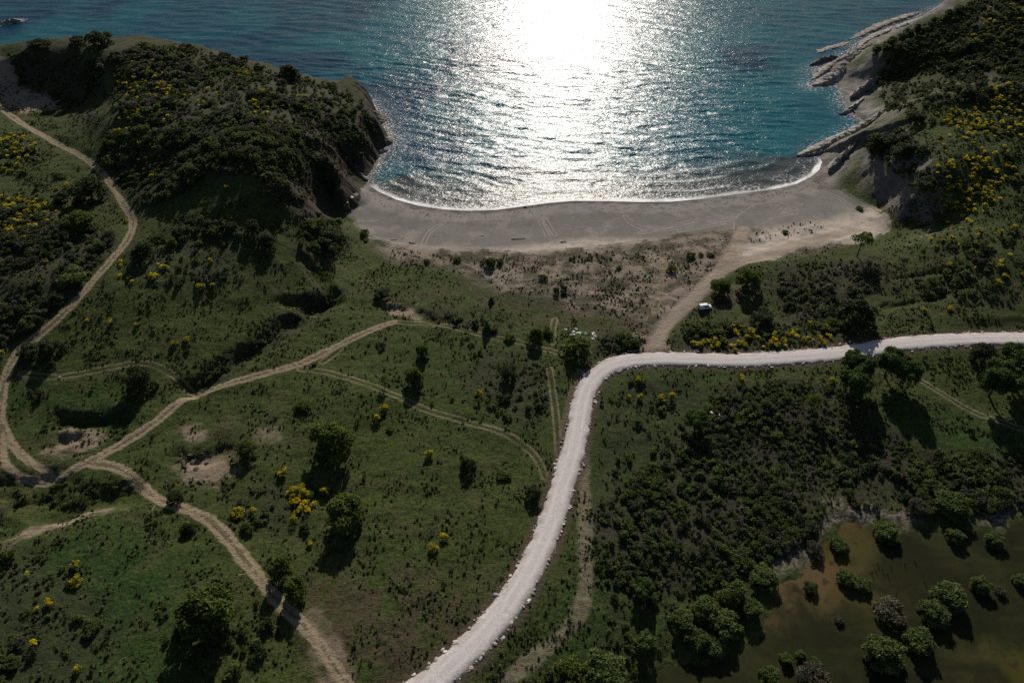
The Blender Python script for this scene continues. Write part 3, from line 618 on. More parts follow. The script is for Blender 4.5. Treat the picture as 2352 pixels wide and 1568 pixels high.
# ------------------------------------------------------------------ rock ledges on the shore
def ledge(name, line, width, heights, label, mat, base=0.0, lean=.35, seed=0, group=None):
    c = at_z(*np.array(line, float).T, base); n0 = len(line); q = np.c_[c, np.array(heights, float)]
    q = smooth_line(q, .6, 1); c = q[:, :2]; hgt = q[:, 2]; n = len(q)
    t = np.gradient(c, axis=0); t /= np.linalg.norm(t, axis=1, keepdims=True) + 1e-9; m = np.stack([-t[:, 1], t[:, 0]], 1)
    prof = np.array([-.5, -.42, -.34, -.28, -.16, 0, .15, .32, .5]); ph = np.array([0, .30, .55, .95, 1.0, .8, .6, .3, 0])
    flip = 1 if np.mean(m[:, 1]) > 0 else -1
    s = np.arange(n) * .6; cen = np.r_[0, 0]
    o0 = c[0].copy(); V = np.zeros((n, len(prof), 3))
    endt = np.minimum(1, np.minimum(np.arange(n), np.arange(n)[::-1]) / max(3, n * .18))
    for j in range(len(prof)):
        nn = fbm(s / 1.6, s * 0 + j * .9 + seed * 7.3, 7 + seed, 4) - .5; n2 = fbm(s / 5, s * 0 + j * .3 + seed * 3.1, 9 + seed, 3) - .5
        wj = width * (endt ** .6) * prof[j] * (1 + n2 * .7) * flip
        V[:, j, :2] = c + m * (wj + nn * width * .10)[:, None] - o0
        V[:, j, 2] = -.4 + (hgt * (.35 + .65 * endt) + .4) * ph[j] * (1 + nn * 1.0 + n2 * .5)
    V[..., 2] += 0
    me = mesh(name, V.reshape(-1, 3), gridq(len(prof), n), [mat])
    return link(name, me, label=label, cat='rock', group=group, loc=(o0[0], o0[1], base))
g = NG('strata_rock'); p = g.pos(); tcg = g.n('ShaderNodeTexCoord').outputs['Object']
n = g.noise(tcg, .35, 5, .65); n2 = g.noise(g.scale(tcg, (.25, .25, 3.0)), 1.0, 4, .6)
cc = g.mix(g.ss(n, .35, .68), (.17, .155, .14), (.42, .385, .33)); cc = g.mix(g.mul(g.ss(n2, .5, .62), .6), cc, (.09, .08, .07))
m_strata = g.done(g.bsdf(cc, .95, .1, g.bump(g.add(n2, n), .9, .5)))
LEDGES = [
 ([(1830,358),(1868,344),(1905,330),(1950,311),(1990,288),(2020,270),(2044,254)], 8.5, [1,2,2.6,3.2,4,5.5,7], 'long pale rock fin running from the grassy cliff down into the bay', m_strata, 0.3),
 ([(1848,356),(1895,346),(1945,331),(1985,313),(2022,292)], 2.6, [.6,.9,1.1,1.6,2.4], 'thin low rock rib beside the long pale fin on the sand', m_strata, .6),
 ([(1866,197),(1890,188),(1915,176),(1935,160),(1955,146),(1990,126),(2005,118)], 11, [1,2.2,3,4,5,7.5,9], 'broad broken rock ridge above the small sheltered cove', m_strata, 0.2),
 ([(1862,184),(1885,168),(1910,150),(1940,134),(1985,114)], 6.5, [.8,1.6,2,2.6,3.2], 'rounded rock rib pointing into the sea outside the cove ridge', m_strata, 0.0),
 ([(1860,150),(1880,142),(1905,134),(1925,130)], 5.5, [1.2,2.2,2.2,1], 'dark wedge shaped rock lying in the surf off the far point', m_drock, 0.0),
 ([(1872,122),(1895,113),(1925,105),(1950,96)], 8, [.3,.6,.6,.4], 'low reef washed white by surf at the far point', m_strata, 0.0),
 ([(1948,92),(1985,75),(2030,55),(2075,40),(2115,27)], 10.0, [.4,1.0,1.1,1.2,.6], 'outer brown reef lying parallel to the far shore', m_rock, 0.0),
 ([(1972,112),(1984,96),(2010,82),(2055,66),(2110,46),(2165,30)], 8.0, [.8,1.2,1.2,1.3,1.2,1.0], 'narrow pale rock edge along the far shore platform', m_strata, 0.2),
 ([(1952,222),(1966,212),(1985,203),(2000,196),(2015,188)], 4.2, [.6,2.2,3.6,4.2,5], 'pale rock snout with a dark hollow standing on the cove sand', m_strata, 2.0),
 ([(1948,248),(1965,240),(1978,232),(1985,222)], 3.0, [.5,.9,1.0,1.2], 'grey stones scattered across the cove sand', m_strata, 1.0),
 ([(1926,262),(1942,257),(1960,250)], 2.0, [.4,.8,.6], 'flat rock tongue at the edge of the cove water', m_strata, 0.3),
 ([(1990,288),(2005,282),(2012,272)], 3.0, [1,2,1.5], 'dark boulder heap under the grassy cliff beside the cove', m_drock, 4.0),
 ([(1903,388),(1925,372),(1950,354),(1975,340)], 5.0, [1.2,4.0,6.5,7.5], 'pale sandy rock nose above the end of the beach', m_strata, 2.4),
 ([(776,195),(792,194),(808,198)], 5.0, [1.2,1.6,.6], 'dark skerry in the glitter off the headland, farther one', m_drock, 0.0),
 ([(815,236),(832,233),(848,233)], 5.0, [1.4,2.0,.6], 'dark skerry in the glitter off the headland, middle one', m_drock, 0.0),
 ([(838,262),(855,272),(876,286)], 13, [8,6,1.5], 'brown rock spur falling from the headland into the glitter', m_drock, 0.0),
 ([(850,318),(872,322),(902,329)], 10, [7,5,1], 'pointed brown rock at the corner of the headland', m_drock, 0.0),
 ([(862,350),(876,348),(894,343)], 3.5, [.8,1.0,.4], 'pale broken rocks at the foot of the headland cliff', m_strata, 0.0),
 ([(858,358),(868,360),(876,358)], 2.0, [.5,.6,.3], 'small dark stones by the pale rocks under the cliff', m_drock, 0.0),
 ([(818,406),(828,404),(838,410),(846,414)], 3.0, [2.5,2.4,1.2,.6], 'rock block where the headland cliff meets the beach', m_strata, 0.2),
 ([(-40,66),(0,58),(30,50),(64,44)], 11, [1,2.2,2.4,.8], 'low layered grey islet off the headland', m_strata, 0.0),
]
for k_, (ln, wd, hs, lb, mt, bz) in enumerate(LEDGES): ledge('rock_ledge', ln, wd, hs, lb, mt, bz, seed=k_)

# ------------------------------------------------------------------ foliage
def leafmat(name, dark, light, trans=.3, rough=.75):
    g = NG(name); geo = g.n('ShaderNodeNewGeometry'); oi = g.n('ShaderNodeObjectInfo')
    tc = g.n('ShaderNodeTexCoord').outputs['Object']
    n = g.noise(tc, 2.6, 3)
    f = g.add(g.mul(geo.outputs['Random Per Island'], .6), g.mul(g.ss(n, .35, .65), .4))
    f = g.add(g.mul(f, .8), g.mul(oi.outputs['Random'], .2))
    c = g.mix(f, dark, light)
    d = g.bsdf(c, rough, .12)
    t = g.n('ShaderNodeBsdfTranslucent'); g.set(t.inputs[0], g.mix(.5, c, (c_ := light)))
    m = g.n('ShaderNodeMixShader'); m.inputs[0].default_value = trans
    g.t.links.new(d, m.inputs[1]); g.t.links.new(t.outputs[0], m.inputs[2])
    return g.done(m.outputs[0])
M_OAK = leafmat('oak_leaves', (.024, .044, .010), (.135, .175, .030), .38)
M_PINE = leafmat('pine_needles', (.016, .034, .010), (.078, .125, .022), .3)
M_WIL = leafmat('willow_leaves', (.030, .052, .015), (.150, .195, .052), .34)
M_GREY = leafmat('dry_leaves', (.038, .037, .024), (.120, .112, .070), .2)
M_SHR = leafmat('shrub_leaves', (.026, .046, .013), (.130, .165, .042), .36)
M_DRK = leafmat('mastic_leaves', (.015, .024, .009), (.066, .082, .026), .26)
M_FLO = leafmat('broom_flowers', (.30, .24, .010), (.80, .62, .026), .4)
M_TUFT = leafmat('tussock_blades', (.018, .026, .009), (.075, .082, .032), .3)
M_BARK = plain('bark', (.075, .058, .043), .95, .1, .3, nsc=6)

def unit(v): return v / (np.linalg.norm(v, axis=-1, keepdims=True) + 1e-9)
def leaves(lobes, n, size, seed, zlo=-.45, rlo=.62, asp=1.5, tilt=.7):
    r = np.random.default_rng(seed); L = np.asarray(lobes, float)
    pr = L[:, 3] * L[:, 4]; k = r.choice(len(L), n, p=pr / pr.sum())
    d = r.normal(size=(n, 3)); d = unit(d); d[:, 2] = np.where(d[:, 2] < zlo, -d[:, 2], d[:, 2])
    rad = rlo + (1.04 - rlo) * r.random(n) ** .6
    c = L[k, :3] + d * L[k, 3:6] * rad[:, None]
    nrm = unit(d + tilt * r.normal(size=(n, 3))); a = unit(np.cross(nrm, r.normal(size=(n, 3)))); b = np.cross(nrm, a)
    s = size * (.6 + .8 * r.random(n))[:, None]
    A, B = a * s * asp * .5, b * s * .5
    V = np.stack([c - A - B * .4, c + A * .2 - B, c + A + B * .4, c - A * .2 + B], 1) + (nrm * s * .12)[:, None] * np.array([1, -1, 1, -1])[None, :, None]
    return V.reshape(-1, 3), np.arange(n * 4).reshape(n, 4)
def dome(seed, nl, spread, zc, hh, lr, flat=1.0, low=.5):
    r = np.random.default_rng(seed); out = [(0, 0, zc, spread * .72, spread * .72, hh * .8)]
    for k in range(nl):
        a = k * 2.4 + r.random() * 1.4; q = spread * (r.random() ** .5) * (.70 + .25 * r.random())
        lz = zc + hh * (1 - (q / spread) ** 2) * .55 * flat + (r.random() - .5) * hh * .35
        l = lr * (.5 + .9 * r.random()); out.append((math.cos(a) * q, math.sin(a) * q, lz, l, l * (.8 + .4 * r.random()), l * .8))
    for k in range(int(nl * .6)):
        a = k * 6.283 / int(nl * .6) + r.random() * .6; l = lr * (.7 + .5 * r.random()); q = spread * (.62 + .25 * r.random())
        out.append((math.cos(a) * q, math.sin(a) * q, zc - hh * low * (.5 + r.random() * .8), l, l, l * .85))
    return out
def trunk(seed, h, r0, nlimb=4, spread=.28, zb=.35):
    r = np.random.default_rng(seed); V = []; Fq = []
    def tube(pts_, rad):
        base = sum(len(v) for v in V); n = 7; pts_ = np.array(pts_)
        for p_, q_ in zip(pts_, rad):
            a = np.arange(n) / n * 6.2832; V.append(np.c_[p_[0] + np.cos(a) * q_, p_[1] + np.sin(a) * q_, np.full(n, p_[2])])
        for i in range(len(pts_) - 1):
            for j in range(n): Fq.append((base + i * n + j, base + i * n + (j + 1) % n, base + (i + 1) * n + (j + 1) % n, base + (i + 1) * n + j))
    lx, ly = (r.random(2) - .5) * .08
    tube([(0, 0, -.08), (0, 0, .03), (lx * .5, ly * .5, h * .5), (lx, ly, h)], [r0 * 1.5, r0 * 1.05, r0 * .8, r0 * .5])
    for k in range(nlimb):
        a = k * 6.283 / nlimb + r.random(); s = spread * (.7 + .6 * r.random()); z0 = h * (zb + .4 * r.random())
        tube([(lx * .5, ly * .5, z0), (math.cos(a) * s * .5, math.sin(a) * s * .5, z0 + .14), (math.cos(a) * s, math.sin(a) * s, z0 + .26)], [r0 * .5, r0 * .36, r0 * .15])
    return mesh('trunk', np.concatenate(V), np.array(Fq), [M_BARK], smooth=True)

# each kind is modelled one unit wide; crowns are lobed so the outline is uneven
KIND = {}
def kind(name, variants, tr): KIND[name] = (variants, tr)
def crown(lobes, n, size, seed, mat, **kw):
    v, f = leaves(lobes, n, size, seed, **kw); return mesh('crown', v, f, [mat])
kind('oak', [crown(dome(s, 13, .44, .38, .34, .16, 1, .65), 3000, .05, s, M_OAK) for s in (1, 2, 3, 4)], trunk(1, .35, .035))
kind('pine', [crown(dome(s, 16, .46, .55, .26, .13, .9, .35), 4800, .046, s, M_PINE, zlo=-.3, tilt=.5) for s in (11, 12, 13)], trunk(2, .62, .028, 5, .3, .6))
kind('willow', [crown(dome(s, 17, .46, .30, .28, .13, 1, .6), 2400, .050, s, M_WIL, asp=2.2, rlo=.5, tilt=1.0) for s in (21, 22, 23)], trunk(3, .35, .03, 5, .3, .2))
kind('grey', [crown(dome(s, 12, .46, .32, .28, .14), 1200, .042, s, M_GREY, asp=2.4) for s in (31, 32)], trunk(4, .4, .03, 5, .3, .2))
kind('bush', [crown(dome(s, 9, .44, .26, .28, .17, 1, .6), 1000, .065, s, M_OAK) for s in (41, 42, 43)], trunk(5, .3, .04, 3, .2, .2))
kind('dark', [crown(dome(s, 11, .45, .32, .32, .16, 1, .7), 2200, .05, s, M_DRK) for s in (51, 52, 53)], trunk(6, .4, .035, 4, .28, .25))
def conel(s):
    r = np.random.default_rng(s); return [((r.random() - .5) * .1, (r.random() - .5) * .1, .25 + k * .2, .42 * (1 - k / 9), .42 * (1 - k / 9), .2) for k in range(8)]
kind('cone', [crown(conel(s), 900, .09, s, M_PINE) for s in (61, 62)], trunk(7, 1.2, .05, 0))
kind('thin', [crown(dome(s, 9, .40, .95, .42, .16), 700, .06, s, M_OAK) for s in (71, 72)], trunk(8, 1.0, .03, 4, .25, .5))

CENTER = dict(oak=.42, pine=.58, willow=.34, grey=.34, bush=.28, dark=.36, cone=.8, thin=1.0)
SPECIES = dict(oak='oak_tree', pine='pine_tree', willow='willow_bush', grey='bare_willow_bush', bush='round_bush', dark='evergreen_tree', cone='young_conifer', thin='young_tree')
CATS = dict(oak='tree', pine='pine tree', willow='bush', grey='bush', bush='bush', dark='tree', cone='conifer', thin='tree')
def depth_of(q): return q[:, 1] * cp + (H - q[:, 2]) * sp
def plant_tree(k_, px, py, wpx, knd, hs, label, group=None):
    q = spot(px, py)
    for _ in range(2):
        wd = float(wpx * (1.0 if knd in ('willow', 'grey') else 1.12) * depth_of(q)[0] / F); q = spot(px, py, CENTER[knd] * wd * hs)
    var, tr = KIND[knd]
    o = bpy.data.objects.new(SPECIES[knd], None); C.objects.link(o); o.empty_display_size = .1
    o.location = q[0]; o.rotation_euler = (0, 0, rng.random() * 6.28); o.scale = (wd, wd, wd * hs)
    o['label'] = label; o['category'] = CATS[knd]
    if group: o['group'] = group
    link('trunk', tr, o); link('crown', var[k_ % len(var)], o)
    return o
TREES = [
 (1722,640,58,'oak',1.0,'larger of the two leafy trees beside the white van'),(1656,657,45,'oak',1.0,'smaller of the two leafy trees, right next to the white van'),
 (1985,548,44,'thin',1.0,'open tree throwing its shadow on the edge of the sand under the cliff'),(1753,728,55,'dark',.75,'low dark tree at the top of the flowering strip behind the van'),
 (1972,716,86,'dark',.85,'big dark tree above the road whose shadow falls across the white gravel'),
 (1972,832,68,'pine',1.15,'umbrella pine touching the lower edge of the road, with another pine in front of it'),(1970,874,70,'pine',1.15,'umbrella pine in front of the pine at the road edge'),
 (2050,826,66,'pine',1.15,'round umbrella pine of a joined pair below the road, the one nearer the road'),(2086,846,66,'pine',1.15,'round umbrella pine of a joined pair below the road, farther from the road'),
 (2258,806,52,'dark',1.0,'dark tree at the road edge beside the group of big pines'),(2300,864,86,'pine',1.1,'big pine standing foremost in the dark group at the end of the road'),(2344,822,80,'pine',1.1,'big pine at the frame edge behind the foremost one by the road'),
 (1602,962,56,'pine',1.0,'lone umbrella pine in the meadow beside the white rings'),(1873,917,36,'thin',.9,'thin green tree with a long shadow in the scrub below the road'),
 (874,674,36,'dark',.75,'lone dark round tree on the orange bank by the track'),(1119,750,24,'cone',.75,'tall thin young conifer beside the faint track below the meadow'),
 (1230,768,38,'oak',1.1,'leafy tree with a dark shadow over the faint track'),(1322,795,66,'bush',.85,'broad bright green bush by the white rubbish at the road bend'),(1258,762,26,'bush',.8,'small bush leaning against the leafy tree over the faint track'),
 (970,803,29,'oak',1.4,'slim green tree upper of the pair in the meadow'),(950,862,44,'oak',1.15,'rounded tree whose shadow crosses the two wheel tracks'),(882,870,28,'thin',.7,'small open tree on the near edge of the two wheel tracks'),
 (878,792,18,'grey',1.2,'small grey bare tree in the meadow below the dirt track'),(1168,853,38,'dark',1.1,'dark grey-green tree in the scattered scrub of the meadow'),
 (318,868,64,'dark',1.1,'large dark tree with yellow-green top inside the bend of the faint loop'),(565,1028,42,'oak',1.0,'tree at the rim of the stony hollow'),
 (762,1004,88,'oak',1.0,'large light green tree in the middle of the near meadow'),(790,1172,84,'oak',1.05,'large dark-shadowed tree below the big meadow tree'),
 (1073,1062,36,'dark',1.0,'dark tree alone in the meadow near the white road'),(1225,1128,36,'dark',1.0,'dark tree close to the edge of the white road'),
 (640,1300,48,'oak',1.5,'upper of two bright trees shading the sandy track'),(676,1350,50,'oak',1.5,'lower of two bright trees shading the sandy track'),
 (470,1400,122,'oak',1.0,'very large tree with a huge dark shadow in the near field'),(399,1140,36,'dark',.9,'dark tree standing on the sandy track'),(432,1212,34,'dark',.8,'dark bush with one yellow spray beside the sandy track'),
 (697,926,40,'bush',.5,'low spreading green bush in the meadow above the large tree'),
 (202,430,74,'dark',.85,'broad dark tree in the hollow below the dirt track'),(182,505,62,'oak',.85,'green tree beside the dense yellow broom patch'),(136,452,36,'dark',.8,'dark bush between the broom patch and the hollow'),
 (578,518,34,'dark',1.0,'dark tree on the grassy knoll'),(612,552,48,'dark',.75,'spreading dark bush below the dark tree on the knoll'),(747,545,62,'dark',.7,'dark thicket tree at the foot of the knoll by the beach'),(725,515,45,'bush',.7,'green bush above the dark thicket at the foot of the knoll'),
 (112,798,54,'dark',.9,'dark tree on the outer side of the dirt track'),(62,806,44,'dark',.8,'dark bush hugging the inner edge of the dirt track'),
 (168,633,70,'bush',.45,'bright low hedge-like bush above the shaded dirt track'),(325,575,56,'dark',.8,'dark bush clump where the dirt track bends below the knoll'),
 (230,88,56,'dark',.7,'largest dark bush on the skyline of the headland'),(176,92,38,'dark',.6,'smaller dark bush on the headland skyline beside the largest one'),(90,98,50,'dark',.4,'low dark hedge on the skyline above the scarp'),
 (515,128,22,'dark',1.0,'dark pointed bush on the seaward edge of the headland'),(560,134,20,'dark',.8,'small dark bush on the seaward edge of the headland'),(664,165,46,'dark',.8,'dark round tree at the seaward end of the headland'),
 (272,127,22,'dark',.8,'small dark bush on the bare grass of the headland top'),
 (2030,322,66,'dark',.7,'dark spreading trees crowning the cliff at the end of the beach'),(2075,345,52,'dark',.7,'grey-green tree behind the cliff crown'),(2105,265,44,'dark',.7,'dark tree on the slope above the long rock fin'),
 (2130,420,48,'dark',.8,'dark tree in the ravine behind the cliff'),
 (1480,1350,50,'pine',.9,'dark domed tree beside the pond-side willow thicket'),(1565,1425,62,'willow',.85,'willow at the outer edge of the big pond-side thicket'),(1620,1400,76,'willow',.9,'pale willow at the front of the pond-side thicket'),
 (1685,1362,70,'willow',1.0,'tallest willow at the back of the pond-side thicket'),(1722,1392,54,'willow',.9,'willow of the thicket standing in the pond edge'),(1662,1432,86,'willow',.85,'widest willow in the centre of the thicket'),
 (1600,1462,62,'willow',.8,'low willow at the near corner of the thicket'),(1645,1478,60,'willow',.8,'willow at the nearest point of the thicket in the pond'),(1485,1472,56,'willow',.8,'separate willow beside the thicket near the sandy track'),
 (1390,1545,112,'willow',.7,'wide silvery willow at the near end of the pond'),(1310,1530,60,'bush',.7,'green bush beside the wide silvery willow'),
 (1755,1322,72,'willow',.55,'low willow bank reaching into the orange shallows'),(1872,1258,42,'grey',.9,'reedy grey bush on the pond shore, outer one'),(1928,1248,46,'willow',.8,'reedy green bush on the pond shore by the pale mud'),
 (2040,1222,62,'willow',.7,'willow at the upper pond below the scrub'),(2112,1162,46,'grey',.8,'grey bush at the far shore of the pond'),(2192,1157,80,'willow',.7,'wide green willow at the far shore of the pond'),
 (2195,1230,44,'willow',.9,'narrow willow standing in the upper pond'),(2285,1240,46,'willow',.8,'feathery willow in the pond near the cracked mud'),(1860,1348,32,'dark',.7,'small dark bush alone in the orange shallows'),
 (1945,1325,46,'willow',.8,'willow sprawling in mid pond, upper half'),(1978,1340,46,'willow',.7,'willow sprawling in mid pond, right half'),(2182,1370,80,'willow',.85,'big rounded willow in the middle of the pond'),(2150,1404,76,'willow',.7,'low willow in front of the big rounded willow'),
 (2255,1342,46,'willow',1.0,'upright willow beside the big rounded willow'),(2297,1356,28,'grey',.8,'little grey bush next to the upright willow'),(2345,1332,36,'willow',.9,'willow cut by the frame edge in the pond'),
 (2045,1400,78,'grey',.6,'sprawling grey leafless willow in the pond'),(1928,1424,24,'grey',.8,'tiny grey bush alone in dark water'),(2035,1500,96,'willow',.9,'large silvery willow at the near side of the pond'),(2112,1470,70,'willow',.9,'round willow behind the large silvery one'),
 (1805,1510,32,'willow',1.0,'first of three small willows in a row in the near pond'),(1840,1503,27,'willow',1.0,'middle of three small willows in a row in the near pond'),(1874,1523,31,'willow',1.0,'last of three small willows in a row in the near pond'),
 (1768,1552,52,'willow',.9,'green willow at the frame bottom in the pond'),(1872,1556,84,'grey',.7,'grey willow at the frame bottom in the pond'),
 (1050,595,19,'bush',.8,'round green bush on the dune, far end of the dune row'),(1125,600,28,'bush',.9,'larger of two round bushes standing together on the dune'),(1149,600,17,'bush',.8,'smaller of two round bushes standing together on the dune'),
 (1248,637,20,'bush',.9,'round bush alone on the brown dune flat'),(1543,615,24,'bush',.9,'round bush beside the faint wheel line through the dune'),(1587,585,20,'bush',.7,'bush in the dune grass near the sandy way'),(1633,585,17,'bush',.7,'bush on the dune grass, close to the sandy way'),
 (1610,583,12,'bush',.7,'tiny bush between two bushes in the dune grass'),(1803,533,16,'bush',.7,'small bush in the dune grass beyond the sandy way'),(1975,478,17,'bush',.8,'small bush alone on the pale sand under the cliff'),
 (980,598,16,'bush',.6,'flat little bush where grass meets dune'),(836,534,22,'bush',.8,'green bush at the landward corner of the beach'),(1422,614,13,'bush',.7,'tiny bush by the sand hollows'),(1278,666,15,'dark',1.3,'dark small bush of a pair on the brown flat, first'),(1295,662,15,'dark',1.3,'dark small bush of a pair on the brown flat, second'),
 (1128,688,15,'cone',.6,'tiny dark conifer alone on the brown meadow'),(840,552,14,'bush',.5,'low bush just inland of the beach corner bush'),(1156,1090,34,'bush',.5,'low green bush in the meadow beside the dark lone tree'),(895,985,20,'bush',.5,'small bush near the two little brooms in the meadow'),
 (1170,775,26,'bush',.7,'bush beside the tall thin conifer'),(1785,1000,26,'oak',.6,'light green shrub among the grey scrub'),(1700,880,20,'bush',.5,'shrub under the road near the single broom'),
]
for k_, t_ in enumerate(TREES): plant_tree(k_, *t_)

# ------------------------------------------------------------------ brooms in flower
def broom_mesh(s):
    lb = dome(s, 6, .40, .30, .26, .17)
    v, f = leaves(lb, 300, .085, s, tilt=.8)
    r = np.random.default_rng(s + 100); up = [l for l in lb[1:]]; up = [(a, b, c + .04, d, e, h) for a, b, c, d, e, h in up if r.random() < .8] or up
    v2, f2 = leaves(up, 270, .066, s + 5, zlo=.12, rlo=.9, asp=1.1, tilt=.8)
    return mesh('foliage', v, f, [M_SHR]), mesh('blossom', v2, f2, [M_FLO])
BROOM = [broom_mesh(s) for s in (201, 202, 203, 204, 205)]
CL = [(340,186,60,40,30,'in the dense broom thicket on the headland top'),(330,264,50,20,14,'in the middle broom band on the headland slope'),(296,322,46,22,14,'in the lower broom band by the dirt track side of the headland'),
 (600,235,26,24,9,'in the loose broom group in the grey headland scrub'),(548,166,30,18,8,'in the broom group near the seaward edge of the headland'),(470,160,14,6,4,'in the little broom row high on the headland'),(700,230,34,22,5,'in the broom sprinkle at the seaward end of the headland'),
 (30,338,44,26,17,'in the broom belt on the grassy bank beside the upper track'),(24,388,28,12,5,'in the small broom bunch below the upper track bank'),(45,488,72,34,32,'in the dense golden broom patch below the upper track'),(140,436,22,10,4,'in the broom tuft beside the broad dark tree'),
 (20,560,28,26,6,'in the shaded broom bunch inside the dark hollow scrub'),
 (2215,430,72,62,40,'in the dense broom patch on the hillside facing the beach'),(2215,276,42,26,14,'in the broom group above the hillside patch'),(2300,285,48,36,12,'in the broom scatter high on the hillside'),(2300,222,52,36,18,'in the broom crown on the upper hillside'),
 (2230,95,30,24,9,'in the broom group on the far ridge'),(2305,45,48,32,12,'in the broom group at the top corner of the far ridge'),(2300,116,30,9,4,'in the broom line under the far ridge'),(2322,400,22,26,7,'in the small broom stand beside the hillside patch'),
 (690,1150,28,26,9,'in the broom cluster of the near meadow'),(548,1185,20,12,5,'in the broom clump near the sandy track')]
SG = [(232,395),(290,510),(378,616),(350,640),(415,539),(495,540),(485,603),(490,656),(462,663),(199,740),(258,743),(318,747),(402,792),(430,782),(4,814),(522,432),(644,348),(350,410),(736,228),(105,605),(60,612),
 (650,1087),(692,1122),(748,1132),(583,1180),(674,1197),(711,1253),(430,1210),(180,1335),(180,1540),(175,1300),(120,1385),(995,1262),(867,963),(882,940),(1100,905),(985,1048),(1020,1235),
 (1469,877),(1443,915),(1468,913),(1518,920),(1543,913),(1700,872),(1911,877),(2152,264),(2122,269),(2157,316),(2262,311)]
for a_, b_ in [(80,800),(130,820),(220,785),(265,710),(240,815),(295,780),(350,690),(415,690),(365,845),(445,770),(430,798),(440,815),(740,740),(620,800),(660,825),(840,775),(880,665),(945,660),(1025,660),(995,690),(945,765),(965,800),(1090,560),
  (2040,25),(2180,50),(1860,85),(1785,95),(1840,255),(1830,278),(2180,270),(2220,345),(2180,385),(1890,405),(1660,570),(1830,560),(2285,15),(1745,135),(2345,330)]:
    SG.append((1564.6 + a_ * .33475, 522.5 + b_ * .33475))
MARK = [('the parked white van',1618,705),('the bend of the white road',1400,860),('the flowering roadside strip',1750,775),('the shaded gully',620,760),('the track hairpin',40,1085),('the sandy rutted track',600,1290),
 ('the near field corner',170,1440),('the far headland end',700,230),('the grassy knoll',520,540),('the shaded dirt track',170,690),('the two wheel tracks',960,930),('the near meadow middle',1000,1240),('the large meadow trees',690,1130),
 ('the hillside broom patch',2215,430),('the long rock fin',2140,285),('the road toward the hills',2200,760),('the lower hill slope',2180,590),('the scrub below the road',1700,880),('the upper dirt track',250,420),('the hollow scrub',80,610)]
sgp = spot([a for a, b in SG], [b for a, b in SG]); mk = spot([m[1] for m in MARK], [m[2] for m in MARK])
near_m = np.argmin(np.linalg.norm(sgp[:, None, :2] - mk[None, :, :2], axis=2), 1)
ORD = {2: ['left', 'right']}
def place_words(n, k):
    if n == 1: return 'the only yellow broom'
    if k == 0: return f'leftmost of {NUM[n]} yellow brooms'
    if k == n - 1: return f'rightmost of {NUM[n]} yellow brooms'
    return f'{NTH[k]} from the left of {NUM[n]} yellow brooms'
NUM = dict(enumerate('zero one two three four five six seven eight nine ten eleven twelve thirteen fourteen fifteen sixteen seventeen eighteen nineteen twenty twenty-one twenty-two twenty-three twenty-four twenty-five twenty-six'.split()))
NTH = 'first second third fourth fifth sixth seventh eighth ninth tenth eleventh twelfth thirteenth fourteenth fifteenth sixteenth seventeenth eighteenth nineteenth twentieth twenty-first twenty-second twenty-third twenty-fourth twenty-fifth twenty-sixth'.split()
nb_ = 0
def broom(q, wd, label, group):
    global nb_
    f_, b_ = BROOM[nb_ % 5]; nb_ += 1
    o = link('broom_bush', f_, None, label, 'broom bush', group, None, q, rng.random() * 6.28, (wd, wd, wd * (.8 + .3 * rng.random())))
    link('blossom', b_, o)
for m_ in range(len(MARK)):
    ids = np.where(near_m == m_)[0]; ids = sorted(ids, key=lambda i: SG[i][0])
    for k_, i_ in enumerate(ids):
        wd = (3.2 if (i_ == 21) else 1.8 + 1.1 * rng.random())
        broom(sgp[i_], wd, f'{place_words(len(ids), k_)} near {MARK[m_][0]}', 'single yellow brooms near ' + MARK[m_][0])
for cx, cy, rx, ry, n_, lb in CL:
    a = rng.random(n_) * 6.283; r_ = rng.random(n_) ** .5
    q = spot(cx + np.cos(a) * r_ * rx, cy + np.sin(a) * r_ * ry)
    for i_ in range(n_): broom(q[i_], 1.5 + 1.3 * rng.random(), f'yellow broom bush {lb}', 'brooms ' + lb)

# ------------------------------------------------------------------ shrubs: the largest are things of their own, the rest one mass of undergrowth
SK = [('green_shrub', M_SHR, 'green'), ('dark_shrub', M_DRK, 'dark'), ('grey_shrub', M_GREY, 'grey-brown dry')]
pool = []
def seeds(poly, dens, cap=6000):
    pl = np.array(poly, float); lo, hi = pl.min(0), pl.max(0)
    u = lo + rng.random((4000, 2)) * (hi - lo); u = u[inside(u, pl)]
    q = spot(u[:, 0], u[:, 1]); dz = depth_of(q); ar = (dz / F) ** 2 / np.clip((H - q[:, 2]) / np.linalg.norm(np.c_[q[:, :2], H - q[:, 2]], axis=1), .1, 1)
    box = (hi - lo).prod() * len(u) / 4000
    tot = ar.mean() * box; n = int(min(cap, tot * dens / 100))
    k = rng.choice(len(u), n, p=ar / ar.sum()); j = u[k] + rng.normal(0, 1, (n, 2)) * np.sqrt(box / 4000) * .6
    q = spot(j[:, 0], j[:, 1]); return q
def clear_of_ways(q, m=0.0):
    xy = q[:, :2]; ok = np.ones(len(q), bool)
    for l, w_ in [(road_c, 4.3)] + [(l, 2.3) for l in main_l] + [(l, 3.6) for l in path_l]: ok &= pl_dist(xy, l, 8) > w_ + m
    for l in faint_l: ok &= pl_dist(xy, l, 8) > 1.4 + m
    return ok & (q[:, 2] > .6)
